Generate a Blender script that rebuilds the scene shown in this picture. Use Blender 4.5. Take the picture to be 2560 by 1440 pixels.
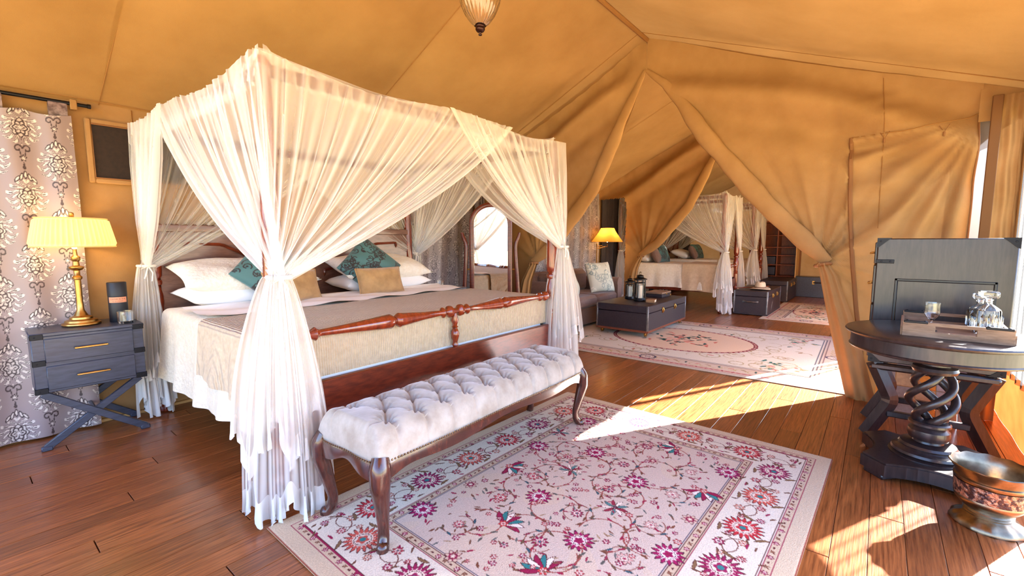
import bpy, bmesh, math, random
import numpy as np
from mathutils import Matrix, Vector
PI = math.pi
for o in list(bpy.data.objects): bpy.data.objects.remove(o)
S = bpy.context.scene
COL = S.collection

# ------------------------------------------------------------ camera, sky, sun, exposure
F_PX, PITCH = 1138.0, math.atan(118 / 1138.0)
TH = math.atan(920 / (F_PX / math.cos(PITCH)))
fw = Vector((math.cos(TH) * math.cos(PITCH), math.sin(TH) * math.cos(PITCH), -math.sin(PITCH)))
rt = Vector((math.sin(TH), -math.cos(TH), 0))
up = rt.cross(fw)
cd = bpy.data.cameras.new('camera'); cam = bpy.data.objects.new('camera', cd); COL.objects.link(cam)
cd.sensor_width = 36; cd.lens = F_PX * 36 / 2560; cd.clip_start = 0.02; cd.clip_end = 500
m = Matrix((rt, up, -fw)).transposed().to_4x4(); m.translation = Vector((0, 0, 1.3))
cam.matrix_world = m
S.camera = cam

SUN_AZ, SUN_EL = math.radians(-25.8), math.radians(23.5)
w = bpy.data.worlds.new('sky'); S.world = w; w.use_nodes = True
nt = w.node_tree; bg = nt.nodes['Background']
sky = nt.nodes.new('ShaderNodeTexSky'); sky.sky_type = 'NISHITA'; sky.sun_disc = False
sky.sun_elevation = math.radians(40); sky.sun_rotation = PI / 2 - SUN_AZ
sky.air_density = 1.0; sky.dust_density = 2.0
tint = nt.nodes.new('ShaderNodeMix'); tint.data_type = 'RGBA'; tint.blend_type = 'MULTIPLY'; tint.inputs[0].default_value = 1
tint.inputs[7].default_value = (.88, .97, 1.16, 1); nt.links.new(sky.outputs[0], tint.inputs[6])
nt.links.new(tint.outputs[2], bg.inputs[0]); bg.inputs[1].default_value = 1.1
sl = bpy.data.lights.new('sun', 'SUN'); sl.energy = 110.0; sl.angle = math.radians(0.6); sl.color = (1, .97, .93)
so = bpy.data.objects.new('sun', sl); COL.objects.link(so)
sd = Vector((math.cos(SUN_EL) * math.cos(SUN_AZ), math.cos(SUN_EL) * math.sin(SUN_AZ), math.sin(SUN_EL)))
so.rotation_euler = sd.to_track_quat('Z', 'Y').to_euler(); so.location = sd * 30
vs = S.view_settings
vs.view_transform = 'Standard'; vs.look = 'None'; vs.gamma = 1; vs.use_curve_mapping = False
vs.exposure = 0.27
S.cycles.transparent_max_bounces = 40
S.cycles.max_bounces = 10; S.cycles.diffuse_bounces = 6; S.cycles.transmission_bounces = 10
S.cycles.caustics_reflective = False; S.cycles.caustics_refractive = False
S.cycles.sample_clamp_indirect = 8

# ------------------------------------------------------------ helpers
def lin(c):
    if isinstance(c[0], float) and max(c) <= 1: return tuple(c)
    r = []
    for v in c[:3]:
        v = v / 255.0
        r.append(v / 12.92 if v <= .04045 else ((v + .055) / 1.055) ** 2.4)
    return tuple(r)

class G:
    def __init__(s): s.V = []; s.F = []; s.n = 0
    def add(s, v, f):
        v = np.asarray(v, float).reshape(-1, 3)
        s.V.append(v); n = s.n
        s.F.extend([[i + n for i in q] for q in f]); s.n += len(v); return s
    def box(s, a, b, c=.004, M=None):
        a = np.minimum(a, b).astype(float), np.maximum(a, b).astype(float); lo, hi = a
        c = min(c, .45 * (hi - lo).min()); V = []; idx = {}
        for k in range(8):
            sg = [(k >> i) & 1 for i in range(3)]
            for ax in range(3):
                p = [(hi[i] - (0 if i == ax else c)) if sg[i] else (lo[i] + (0 if i == ax else c)) for i in range(3)]
                idx[(k, ax)] = len(V); V.append(p)
        Fs = []
        for ax in range(3):
            o = [i for i in range(3) if i != ax]
            for sgn in (0, 1):
                ks = [(sgn << ax) | (x << o[0]) | (y << o[1]) for x, y in ((0, 0), (1, 0), (1, 1), (0, 1))]
                q = [idx[(k, ax)] for k in ks]; Fs.append(q if sgn == (ax != 1) else q[::-1])
        for ax in range(3):
            o = [i for i in range(3) if i != ax]
            for x, y in ((0, 0), (1, 0), (0, 1), (1, 1)):
                k0 = (x << o[0]) | (y << o[1]); k1 = k0 | (1 << ax)
                Fs.append([idx[(k0, o[0])], idx[(k1, o[0])], idx[(k1, o[1])], idx[(k0, o[1])]])
        for k in range(8): Fs.append([idx[(k, 0)], idx[(k, 1)], idx[(k, 2)]])
        V = np.array(V)
        if M is not None: V = np.array([M @ Vector(v) for v in V])
        return s.add(V, Fs)
    def lathe(s, prof, c=(0, 0, 0), seg=24, axis='z', flute=0, fa=0.0, M=None):
        V = []; Fs = []; n = len(prof)
        for r, z in prof:
            for j in range(seg):
                t = 2 * PI * j / seg; rr = r * (1 + (fa * math.cos(flute * t) if flute else 0))
                p = (rr * math.cos(t), rr * math.sin(t), z)
                if axis == 'x': p = (p[2], p[0], p[1])
                if axis == 'y': p = (p[0], p[2], p[1])
                V.append(p)
        for i in range(n - 1):
            for j in range(seg):
                k = (j + 1) % seg
                Fs.append([i * seg + j, i * seg + k, (i + 1) * seg + k, (i + 1) * seg + j])
        if prof[0][0] > 1e-5: Fs.append(list(range(seg))[::-1])
        if prof[-1][0] > 1e-5: Fs.append([(n - 1) * seg + j for j in range(seg)])
        V = np.array(V)
        if M is not None: V = np.array([M @ Vector(v) for v in V])
        return s.add(V + np.array(c), Fs)
    def tube(s, path, r, seg=10, cap=True, flat=None, sq=0):
        P = np.asarray(path, float); n = len(P); r = np.broadcast_to(np.asarray(r, float), (n,))
        T = np.gradient(P, axis=0); T /= np.linalg.norm(T, axis=1)[:, None] + 1e-12
        up_ = np.array(flat[0] if flat else (0, 0, 1.0), float)
        if not flat and abs(T[:, 2]).mean() > .9: up_ = np.array((1., 0, 0))
        V = []
        for i in range(n):
            a = np.cross(up_, T[i]); a /= np.linalg.norm(a) + 1e-12; b = np.cross(T[i], a)
            fa = flat[1] if flat else 1.0
            for j in range(seg):
                t = 2 * PI * j / seg; ct, st = math.cos(t), math.sin(t)
                if sq:
                    k = (abs(ct) ** sq + abs(st) ** sq) ** (-1 / sq); ct *= k; st *= k
                V.append(P[i] + r[i] * (a * ct + b * st * fa))
        Fs = []
        for i in range(n - 1):
            for j in range(seg):
                k = (j + 1) % seg
                Fs.append([i * seg + j, i * seg + k, (i + 1) * seg + k, (i + 1) * seg + j])
        if cap: Fs.append(list(range(seg))[::-1]); Fs.append([(n - 1) * seg + j for j in range(seg)])
        return s.add(V, Fs)
    def grid(s, A, closeu=False, mask=None):
        A = np.asarray(A, float); nu, nv = A.shape[:2]
        I = np.arange(nu * nv).reshape(nu, nv)
        if closeu: I = np.vstack([I, I[:1]])
        q = np.stack([I[:-1, :-1], I[1:, :-1], I[1:, 1:], I[:-1, 1:]], -1)
        q = q.reshape(-1, 4) if mask is None else q[mask]
        return s.add(A.reshape(-1, 3), q.tolist())
    def prism(s, poly, h0, h1, axis='z'):
        n = len(poly); V = []
        for h in (h0, h1):
            for x, y in poly: V.append({'z': (x, y, h), 'y': (x, h, y), 'x': (h, x, y)}[axis])
        return s.add(V, [list(range(n))[::-1], [n + i for i in range(n)]] + [[i, (i + 1) % n, n + (i + 1) % n, n + i] for i in range(n)])
    def pillow(s, w_, h_, t_, M, n=18, pinch=.07, seed=0):
        rs = np.random.RandomState(seed); ph = rs.rand(6) * 6
        a = np.linspace(-1, 1, n); U, W = np.meshgrid(a, a, indexing='ij')
        x = w_ / 2 * U * (1 - pinch * (1 - W * W)); y = h_ / 2 * W * (1 - pinch * (1 - U * U))
        z = t_ / 2 * np.sqrt(np.clip((1 - np.abs(U) ** 3.2) * (1 - np.abs(W) ** 3.2), 0, 1))
        wob = 1 + .10 * np.sin(4 * U + ph[0]) * np.sin(3 * W + ph[1]) + .05 * np.sin(9 * U + 5 * W + ph[2])
        for sg in (1, -1):
            P = np.stack([x, y, sg * z * wob], -1).reshape(-1, 3)
            P = np.array([M @ Vector(p) for p in P]).reshape(n, n, 3)
            s.grid(P if sg > 0 else P[::-1])
        return s

def mesh_from(name, g, fix=True, smooth=True, ang=.7, weld=0):
    V = np.concatenate(g.V); me = bpy.data.meshes.new(name)
    me.vertices.add(len(V)); me.vertices.foreach_set('co', V.astype(np.float32).ravel())
    L = np.fromiter((len(f) for f in g.F), np.int32, len(g.F)); flat = np.fromiter((i for f in g.F for i in f), np.int32)
    me.loops.add(len(flat)); me.loops.foreach_set('vertex_index', flat)
    me.polygons.add(len(L)); st = np.concatenate([[0], np.cumsum(L)[:-1]]).astype(np.int32)
    me.polygons.foreach_set('loop_start', st)
    me.polygons.foreach_set('use_smooth', np.full(len(L), smooth))
    me.update(calc_edges=True)
    if fix and len(V) < 60000:
        bm = bmesh.new(); bm.from_mesh(me)
        if weld: bmesh.ops.remove_doubles(bm, verts=bm.verts, dist=weld)
        bmesh.ops.recalc_face_normals(bm, faces=bm.faces); bm.to_mesh(me); bm.free()
    if smooth and ang < 3: me.set_sharp_from_angle(angle=ang)
    return me

def put(name, g, mat, parent=None, w=False, label=None, cat=None, group=None, kind=None, col=None, **k):
    if w and parent is not None:
        off = Vector((0, 0, 0)); p = parent
        while p is not None: off += p.location; p = p.parent
        g.V = [v - np.array(off) for v in g.V]
    me = g if isinstance(g, bpy.types.Mesh) else mesh_from(name, g, **k)
    if col is not None:
        at = me.color_attributes.new('Col', 'FLOAT_COLOR', 'POINT')
        at.data.foreach_set('color', np.concatenate([col, np.ones((len(col), 1))], 1).astype(np.float32).ravel())
    if len(me.materials) == 0: me.materials.append(mat)
    o = bpy.data.objects.new(name, me); COL.objects.link(o)
    if parent is not None: o.parent = parent
    tag(o, label, cat, group, kind); return o
def tag(o, label=None, cat=None, group=None, kind=None):
    if label: o['label'] = label
    if cat: o['category'] = cat
    if group: o['group'] = group
    if kind: o['kind'] = kind
    return o
def thing(name, label, cat, loc=(0, 0, 0), rz=0, group=None):
    o = bpy.data.objects.new(name, None); COL.objects.link(o); o.empty_display_size = .05
    o.location = loc; o.rotation_euler = (0, 0, rz); return tag(o, label, cat, group)
def kids(o): return [c for c in bpy.data.objects if c.parent == o]
def copy_tree(o, parent=None):
    c = o.copy(); COL.objects.link(c)
    if parent is not None: c.parent = parent
    for ch in kids(o): copy_tree(ch, c)
    return c
def lerp(a, b, t): return a + (b - a) * t
def sstep(a, b, x):
    t = np.clip((x - a) / (b - a), 0, 1); return t * t * (3 - 2 * t)
def RX(a): return Matrix.Rotation(a, 4, 'X')
def RY(a): return Matrix.Rotation(a, 4, 'Y')
def RZ(a): return Matrix.Rotation(a, 4, 'Z')
def TR(*p): return Matrix.Translation(Vector(p))
def rot2(x, y, a): return x * math.cos(a) - y * math.sin(a), x * math.sin(a) + y * math.cos(a)

# ------------------------------------------------------------ materials
def mat(name, c, rough=.5, metal=0, c2=None, scale=8, stretch=(1, 1, 1), bump=0, bscale=None, rand=0, coat=0, vcol=False, sheen=0, spec=None, contrast=(.35, .65), tr=0):
    m = bpy.data.materials.new(name); m.use_nodes = True; n = m.node_tree; b = n.nodes['Principled BSDF']
    L = n.links.new
    b.inputs['Roughness'].default_value = rough; b.inputs['Metallic'].default_value = metal
    if coat: b.inputs['Coat Weight'].default_value = coat; b.inputs['Coat Roughness'].default_value = .12
    if sheen: b.inputs['Sheen Weight'].default_value = sheen
    if spec is not None: b.inputs['Specular IOR Level'].default_value = spec
    tc = n.nodes.new('ShaderNodeTexCoord'); mp = n.nodes.new('ShaderNodeMapping'); mp.inputs['Scale'].default_value = stretch
    L(tc.outputs['Object'], mp.inputs[0]); out = None
    if rand:
        oi = n.nodes.new('ShaderNodeObjectInfo'); ad = n.nodes.new('ShaderNodeVectorMath'); ad.operation = 'MULTIPLY_ADD'
        cx = n.nodes.new('ShaderNodeCombineXYZ')
        for i in range(3): L(oi.outputs['Random'], cx.inputs[i])
        ad.inputs[1].default_value = (40, 17, 23); L(cx.outputs[0], ad.inputs[0]); L(tc.outputs['Object'], ad.inputs[2]); L(ad.outputs[0], mp.inputs[0])
    if vcol:
        a = n.nodes.new('ShaderNodeAttribute'); a.attribute_name = 'Col'; out = a.outputs['Color']
        if c2:
            nz = n.nodes.new('ShaderNodeTexNoise'); nz.inputs['Scale'].default_value = scale; nz.inputs['Detail'].default_value = 6
            L(mp.outputs[0], nz.inputs[0]); mx = n.nodes.new('ShaderNodeMix'); mx.data_type = 'RGBA'; mx.blend_type = 'MULTIPLY'
            rm = n.nodes.new('ShaderNodeMapRange'); rm.inputs[1].default_value = .3; rm.inputs[2].default_value = .7; rm.inputs[3].default_value = .82; rm.inputs[4].default_value = 1.12
            L(nz.outputs[0], rm.inputs[0]); mx.inputs[0].default_value = 1; L(out, mx.inputs[6]); L(rm.outputs[0], mx.inputs[7]); out = mx.outputs[2]
    elif c2 is not None:
        nz = n.nodes.new('ShaderNodeTexNoise'); nz.inputs['Scale'].default_value = scale; nz.inputs['Detail'].default_value = 6
        nz.inputs['Roughness'].default_value = .6; L(mp.outputs[0], nz.inputs[0])
        cr = n.nodes.new('ShaderNodeValToRGB'); cr.color_ramp.elements[0].position = contrast[0]; cr.color_ramp.elements[1].position = contrast[1]
        cr.color_ramp.elements[0].color = lin(c) + (1,); cr.color_ramp.elements[1].color = lin(c2) + (1,)
        L(nz.outputs[0], cr.inputs[0]); out = cr.outputs[0]
    if rand and out is not None:
        hs = n.nodes.new('ShaderNodeHueSaturation'); mr = n.nodes.new('ShaderNodeMapRange')
        mr.inputs[3].default_value = 1 - rand; mr.inputs[4].default_value = 1 + rand
        L(oi.outputs['Random'], mr.inputs[0]); L(mr.outputs[0], hs.inputs['Value']); L(out, hs.inputs['Color']); out = hs.outputs[0]
    if out is None: b.inputs['Base Color'].default_value = lin(c) + (1,)
    else: L(out, b.inputs['Base Color'])
    if bump:
        bz = n.nodes.new('ShaderNodeTexNoise'); bz.inputs['Scale'].default_value = bscale or scale; bz.inputs['Detail'].default_value = 4
        L(mp.outputs[0], bz.inputs[0]); bp = n.nodes.new('ShaderNodeBump'); bp.inputs['Strength'].default_value = bump; bp.inputs['Distance'].default_value = .01
        L(bz.outputs[0], bp.inputs['Height']); L(bp.outputs[0], b.inputs['Normal'])
    if tr:
        t = n.nodes.new('ShaderNodeBsdfTranslucent'); mx = n.nodes.new('ShaderNodeMixShader'); mx.inputs[0].default_value = tr
        if out is None: t.inputs[0].default_value = lin(c) + (1,)
        else: L(out, t.inputs[0])
        L(b.outputs[0], mx.inputs[1]); L(t.outputs[0], mx.inputs[2]); L(mx.outputs[0], n.nodes['Material Output'].inputs[0])
    return m
def glass(name, c=(1., 1., 1.), rough=.02, ior=1.45, bump=0):
    m = bpy.data.materials.new(name); m.use_nodes = True; b = m.node_tree.nodes['Principled BSDF']
    b.inputs['Base Color'].default_value = tuple(c) + (1,); b.inputs['Transmission Weight'].default_value = 1; b.inputs['Roughness'].default_value = rough; b.inputs['IOR'].default_value = ior
    return m
def thin_glass(name):
    m = bpy.data.materials.new(name); m.use_nodes = True; n = m.node_tree; n.nodes.remove(n.nodes['Principled BSDF'])
    t = n.nodes.new('ShaderNodeBsdfTransparent'); gl = n.nodes.new('ShaderNodeBsdfGlossy'); gl.inputs['Roughness'].default_value = .03
    fr = n.nodes.new('ShaderNodeFresnel'); fr.inputs[0].default_value = 1.6; mx = n.nodes.new('ShaderNodeMixShader')
    n.links.new(fr.outputs[0], mx.inputs[0]); n.links.new(t.outputs[0], mx.inputs[1]); n.links.new(gl.outputs[0], mx.inputs[2]); n.links.new(mx.outputs[0], n.nodes['Material Output'].inputs[0]); return m
def emit_shade(name, c, tr=.6):
    return mat(name, c, .8, tr=tr, spec=.1)
def net_mat(name, c, a0, a1, tr=.45):
    m = bpy.data.materials.new(name); m.use_nodes = True; n = m.node_tree; L = n.links.new; n.nodes.remove(n.nodes['Principled BSDF'])
    d = n.nodes.new('ShaderNodeBsdfDiffuse'); t = n.nodes.new('ShaderNodeBsdfTranslucent'); x = n.nodes.new('ShaderNodeMixShader'); x.inputs[0].default_value = tr
    d.inputs[0].default_value = lin(c) + (1,); t.inputs[0].default_value = lin(c) + (1,)
    L(d.outputs[0], x.inputs[1]); L(t.outputs[0], x.inputs[2])
    tp = n.nodes.new('ShaderNodeBsdfTransparent'); y = n.nodes.new('ShaderNodeMixShader')
    lw = n.nodes.new('ShaderNodeLayerWeight'); lw.inputs[0].default_value = .5
    mr = n.nodes.new('ShaderNodeMapRange'); mr.inputs[3].default_value = a0; mr.inputs[4].default_value = a1
    L(lw.outputs['Facing'], mr.inputs[0])
    L(mr.outputs[0], y.inputs[0]); L(tp.outputs[0], y.inputs[1]); L(x.outputs[0], y.inputs[2]); L(y.outputs[0], n.nodes['Material Output'].inputs[0])
    return m

CANVAS = mat('canvas', (170, 130, 84), .9, c2=(156, 117, 72), scale=3, bump=.12, bscale=160, tr=.012, spec=.15)
ROOFC = mat('roof_canvas', (160, 119, 66), .9, c2=(148, 108, 57), scale=2, bump=.10, bscale=160, tr=.035, spec=.15)
SKIRT = mat('skirt_canvas', (190, 104, 52), .9, c2=(176, 92, 44), scale=5, bump=.1, bscale=120, tr=.2, spec=.1)
SEAM = mat('seam_thread', (150, 104, 52), .9)
PIPING = mat('brown_piping', (138, 92, 50), .8); STRAP = mat('brown_strap', (116, 76, 38), .85)
PLANK = mat('plank_wood', (84, 38, 16), .31, c2=(170, 100, 52), scale=5, stretch=(1.0, 22, 6), rand=.24, bump=.10, bscale=8, coat=.22, contrast=(.28, .74))
SUBF = mat('subfloor_wood', (46, 24, 12), .8)
MAHOG = mat('mahogany', (84, 30, 16), .28, c2=(118, 46, 24), scale=6, stretch=(2, 9, 9), coat=.45)
MAHOGZ = mat('mahogany_turned', (98, 34, 14), .20, c2=(136, 52, 22), scale=6, stretch=(8, 8, 1.5), coat=.6)
HEADB = mat('headboard_veneer', (98, 64, 52), .35, c2=(126, 88, 72), scale=5, stretch=(2, 8, 8), coat=.3)
DARKW = mat('espresso_wood', (28, 20, 22), .34, c2=(50, 38, 38), scale=7, stretch=(8, 8, 1.2), coat=.2, bump=.05)
NAVYW = mat('blue_black_wood', (40, 44, 60), .38, c2=(58, 62, 80), scale=7, stretch=(1.4, 9, 9), coat=.2, bump=.05)
BLACKM = mat('black_iron', (22, 22, 26), .4, .6)
LEATH = mat('black_leather', (34, 24, 32), .40, c2=(48, 36, 44), scale=90, bump=.5, bscale=130)
BROWNL = mat('tan_leather_band', (122, 62, 36), .5)
BRASS = mat('brass', (196, 152, 84), .28, 1.0, c2=(168, 124, 64), scale=12)
ANTB = mat('antique_brass', (150, 132, 108), .30, 1.0, c2=(112, 96, 78), scale=14, bump=.1)
STEEL = mat('pewter', (120, 118, 120), .4, 1.0, c2=(150, 146, 142), scale=20)
MIRR = mat('mirror_silver', (244, 244, 244), .02, 1.0)
NET = net_mat('white_netting', (255, 254, 253), .22, .93)
NETT = net_mat('white_netting_gathered', (240, 238, 234), .62, .98)
HEM = net_mat('white_cotton_hem', (240, 239, 237), .93, 1.0, .3)
CORD = mat('white_cord', (236, 230, 220), .8)
LINEN = mat('cream_quilt', (238, 226, 204), .85, c2=(228, 214, 190), scale=26, bump=.9, bscale=46, sheen=.2)
SHEET = mat('white_sheet', (244, 242, 240), .85, bump=.2, bscale=14)
SHAM = mat('white_quilted_sham', (242, 236, 224), .85, c2=(232, 224, 208), scale=30, bump=.9, bscale=40)
THROW = None
VELV = mat('silver_velvet', (172, 168, 162), .55, c2=(142, 133, 122), scale=9, bump=.1, bscale=60, sheen=.6)
TAN = mat('tan_suede', (188, 146, 92), .8, c2=(160, 120, 70), scale=10, bump=.15, bscale=30, sheen=.4)
SOFA = mat('taupe_upholstery', (132, 104, 92), .85, c2=(118, 92, 82), scale=60, bump=.2, bscale=90, sheen=.2)
BENCHW = mat('dark_bench_wood', (50, 22, 16), .25, c2=(84, 40, 28), scale=6, stretch=(6, 6, 2), coat=.6)
VC_SAT = mat('damask_satin', (0, 0, 0), .42, vcol=True, sheen=.3)
VC_RUG = mat('rug_pile', (0, 0, 0), .95, vcol=True, c2=(1, 1, 1), scale=160, bump=.5, bscale=220, spec=.1)
VC_CUSH = mat('cushion_print', (0, 0, 0), .6, vcol=True, sheen=.2)
RUGEDGE = mat('rug_edge', (206, 178, 142), .95, c2=(186, 156, 120), scale=120, bump=.5, bscale=200)
DARKMESH = mat('dark_window_mesh', (36, 24, 18), .9, c2=(48, 33, 24), scale=40)
GLASS = glass('clear_glass'); CRYST = glass('cut_crystal', ior=1.5)
WAX = mat('candle_wax', (240, 234, 214), .5)
SHADE = mat('pleated_silk_shade', (246, 226, 170), .8, tr=.5, spec=.1)
SHADE2 = mat('amber_paper_shade', (234, 176, 84), .8, tr=.6, spec=.1)
TRAYW = mat('weathered_wood', (146, 116, 92), .7, c2=(112, 84, 62), scale=6, stretch=(8, 1.5, 8), bump=.15)
WARD = mat('wardrobe_wood', (118, 58, 28), .4, c2=(150, 80, 40), scale=6, stretch=(6, 6, 1.4))
MESH = net_mat('insect_mesh', (74, 76, 80), .25, .9, .3)
GROUND = mat('dry_grass_ground', (176, 158, 116), .95, c2=(146, 136, 92), scale=2)
HATM = mat('straw_felt_hat', (206, 192, 168), .85, c2=(190, 174, 148), scale=30)
BOOKM = mat('book_cloth', (150, 112, 76), .7); PAPER = mat('paper_edges', (226, 214, 190), .9)

# ------------------------------------------------------------ raster for printed/woven patterns (stored as vertex colours)
class Ras:
    def __init__(s, w_, h_, res, base):
        s.nx = int(w_ / res) + 1; s.ny = int(h_ / res) + 1; s.w = w_; s.h = h_
        s.x = np.linspace(0, w_, s.nx); s.y = np.linspace(0, h_, s.ny)
        s.C = np.tile(np.array(base, float), (s.nx, s.ny, 1))
        s.X, s.Y = np.meshgrid(s.x, s.y, indexing='ij')
    def win(s, cx, cy, R):
        i0, i1 = np.searchsorted(s.x, [cx - R, cx + R]); j0, j1 = np.searchsorted(s.y, [cy - R, cy + R])
        return slice(i0, i1), slice(j0, j1)
    def put(s, sl, mask, c, a=1.0):
        m_ = (np.clip(mask, 0, 1) * a)[..., None]; s.C[sl] = s.C[sl] * (1 - m_) + np.array(c, float) * m_
    def full(s, mask, c, a=1.0): s.put((slice(None), slice(None)), mask, c, a)
    def ros(s, cx, cy, R, n, cols, rot=0, squash=1.0):
        sl = s.win(cx, cy, R * 1.3); x = s.X[sl] - cx; y = (s.Y[sl] - cy) * squash
        if x.size == 0: return
        r = np.hypot(x, y) / R; a = np.arctan2(y, x) + rot; pet = .84 + .16 * np.cos(n * a); aa = 6
        s.put(sl, (pet * 1.04 - r) * R * 400, cols[0]); s.put(sl, (pet * .93 - r) * R * 400, cols[1])
        gap = np.cos(n * a) < -.55; s.put(sl, (gap & (r > .5) & (r < pet * .9)).astype(float), cols[2], .8)
        s.put(sl, (.52 - r) * R * 400, cols[2]); ring = ((r > .38) & (r < .46) & (np.cos(2 * n * a) > -.2)); s.put(sl, ring.astype(float), cols[0])
        s.put(sl, (.30 + .05 * np.cos(5 * a) - r) * R * 400, cols[1]); s.put(sl, (.17 - r) * R * 400, cols[3])
    def leaf(s, cx, cy, L_, W_, ang, c, edge=None):
        sl = s.win(cx, cy, L_); dx = s.X[sl] - cx; dy = s.Y[sl] - cy
        x = (dx * math.cos(ang) + dy * math.sin(ang)) / (L_ / 2); y = (-dx * math.sin(ang) + dy * math.cos(ang)) / (W_ / 2)
        if x.size == 0: return
        y = y + .5 * x * x - .25; f = 1 - x * x - np.abs(y) ** 1.3
        if edge is not None: s.put(sl, (f > -.35).astype(float), edge)
        s.put(sl, (f > 0).astype(float), c)
    def arc(s, cx, cy, R, a0, a1, wd, c, al=1.0, spiral=0):
        sl = s.win(cx, cy, R * 1.25 + wd); x = s.X[sl] - cx; y = s.Y[sl] - cy
        if x.size == 0: return
        r = np.hypot(x, y); a = (np.arctan2(y, x) - a0) % (2 * PI); rr = R * (1 + spiral * a)
        s.put(sl, ((np.abs(r - rr) < wd) & (a < (a1 - a0))).astype(float), c, al)
    def lincol(s):
        v = np.clip(s.C, 0, 255) / 255; return np.where(v <= .04045, v / 12.92, ((v + .055) / 1.055) ** 2.4).reshape(-1, 3)

def damask(w_, h_, res, base, dark, light, x0=0.0, px=.152, py=.43):
    R = Ras(w_, h_, res, base)
    for k in range(int(w_ / px) + 3):
        for j in range(-1, int(h_ / py) + 2):
            cx = x0 + k * px; cy = h_ - (j * py + (py / 2 if k % 2 else 0)) - .12
            sl = R.win(cx, cy, .26); x = (R.X[sl] - cx) / .084; y = (R.Y[sl] - cy) / .112
            if x.size == 0: continue
            r = np.hypot(x, y); a = np.arctan2(y, np.abs(x) + 1e-9); sw = a + .6 * (r - .7) ** 1.0 * np.sign(y + .1) + .10 * np.sin(9 * r)
            env = .96 + .08 * np.cos(2 * a); f = np.cos(15 * sw); wv_ = .5 * np.cos(14 * r + 2 * a)
            fl = (r > .50) & (r < env + .10 * f)
            R.put(sl, (fl & (f > -.15)).astype(float), dark); R.put(sl, (fl & (f > .25) & (f + .25 * wv_ < .98)).astype(float), light)
            R.put(sl, ((r < .52 + .05 * np.cos(8 * a))).astype(float), dark); R.put(sl, ((r < .46 + .05 * np.cos(8 * a))).astype(float), light, .9)
            R.put(sl, (np.abs(r - .34 - .05 * np.cos(6 * a)) < .045).astype(float), dark); R.put(sl, (r < .2 + .07 * np.cos(8 * a)).astype(float), dark)
            R.put(sl, (r < .12 + .05 * np.cos(8 * a)).astype(float), light)
            yb = y + 1.18; ax_ = np.abs(x)
            sc_ = np.hypot(ax_ - .24, yb); sa_ = np.arctan2(yb, ax_ - .24)
            R.put(sl, ((np.abs(sc_ - .15 - .025 * sa_) < .04) & (sa_ > -2.6)).astype(float), dark)
            R.put(sl, ((np.abs(ax_ - .10 - .16 * np.clip(yb + .45, 0, .4)) < .03) & (yb > -.42) & (yb < 0)).astype(float), dark)
            rb = np.hypot(x, yb + .52); ab = np.arctan2(yb + .52, x)
            R.put(sl, (rb < .15 + .07 * np.cos(5 * (ab - PI / 2))).astype(float), dark); R.put(sl, (rb < .08 + .04 * np.cos(5 * (ab - PI / 2))).astype(float), light)
            R.put(sl, ((np.abs(x) < .05 * (1 - np.clip((yb + .95) / .25, -1, 1) ** 2))).astype(float) * (np.abs(yb + .95) < .25), dark)
            yt = y - 1.22
            for q in (-.5, -.25, 0, .25, .5):
                ex = x - q * .9; ey = yt + abs(q) * .5; rx, ry = rot2(ex, ey, -q * 1.4)
                R.put(sl, ((rx / .10) ** 2 + (ry / .24) ** 2 < 1).astype(float), dark); R.put(sl, ((rx / .05) ** 2 + (ry / .16) ** 2 < 1).astype(float), light)
            R.put(sl, (np.hypot(x, (y - 1.62) * .8) < .09).astype(float), dark)
    return R

def cloth_curtain(name, x0, x1, y, z0, z1, R, parent=None, folds=5, amp=.03, tabs=None, **kw):
    U, W = np.meshgrid(np.linspace(0, 1, R.nx), np.linspace(0, 1, R.ny), indexing='ij')
    P = np.zeros((R.nx, R.ny, 3)); P[..., 0] = lerp(x0, x1, U)
    P[..., 1] = y - .5 * amp + amp * .5 * np.sin(2 * PI * folds * U + .8 * np.sin(3 * W + 5 * U)) * (1 - .35 * W) - .012 * np.sin(11 * W)
    P[..., 2] = lerp(z0, z1, W) - (.02 * np.abs(np.sin(PI * folds * U)) * sstep(.9, 1, W))
    g = G(); g.grid(P); return put(name, g, VC_SAT, parent, fix=False, ang=4, col=R.lincol(), **kw)

# ------------------------------------------------------------ setting: floor and planks
XE = 13.6; YW = 4.305; YS = -.72; XP = 4.69; XQ = 8.0
g = G(); g.box((-1.4, -.95, -.14), (XE, 4.45, -.022), .01)
floor = put('floor', g, SUBF, kind='structure', label='polished bamboo plank floor running through all the tent rooms')
g = G(); g.box((0, -.0618, -.02), (1.846, .0618, 0), .0016); plank = mesh_from('plank', g, smooth=False); plank.materials.append(PLANK)
far = G(); rnd = random.Random(3)
for i in range(42):
    y = -.86 + i * .1255; x = -1.4 + (i * .68) % 1.85 - 1.85 * ((i * .68) % 1.85 > 0)
    while x < XE - .5:
        if x > 8.2: far.box((x, y - .0618, -.02), (x + 1.846, y + .0618, 0), .0016)
        elif x + 1.85 > -.4:
            o = bpy.data.objects.new('plank', plank); COL.objects.link(o); o.parent = floor; o.location = (x, y, rnd.uniform(-.0006, .0004))
        x += 1.85
put('distant_planks', far, PLANK, floor, kind='stuff', smooth=False)

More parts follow.
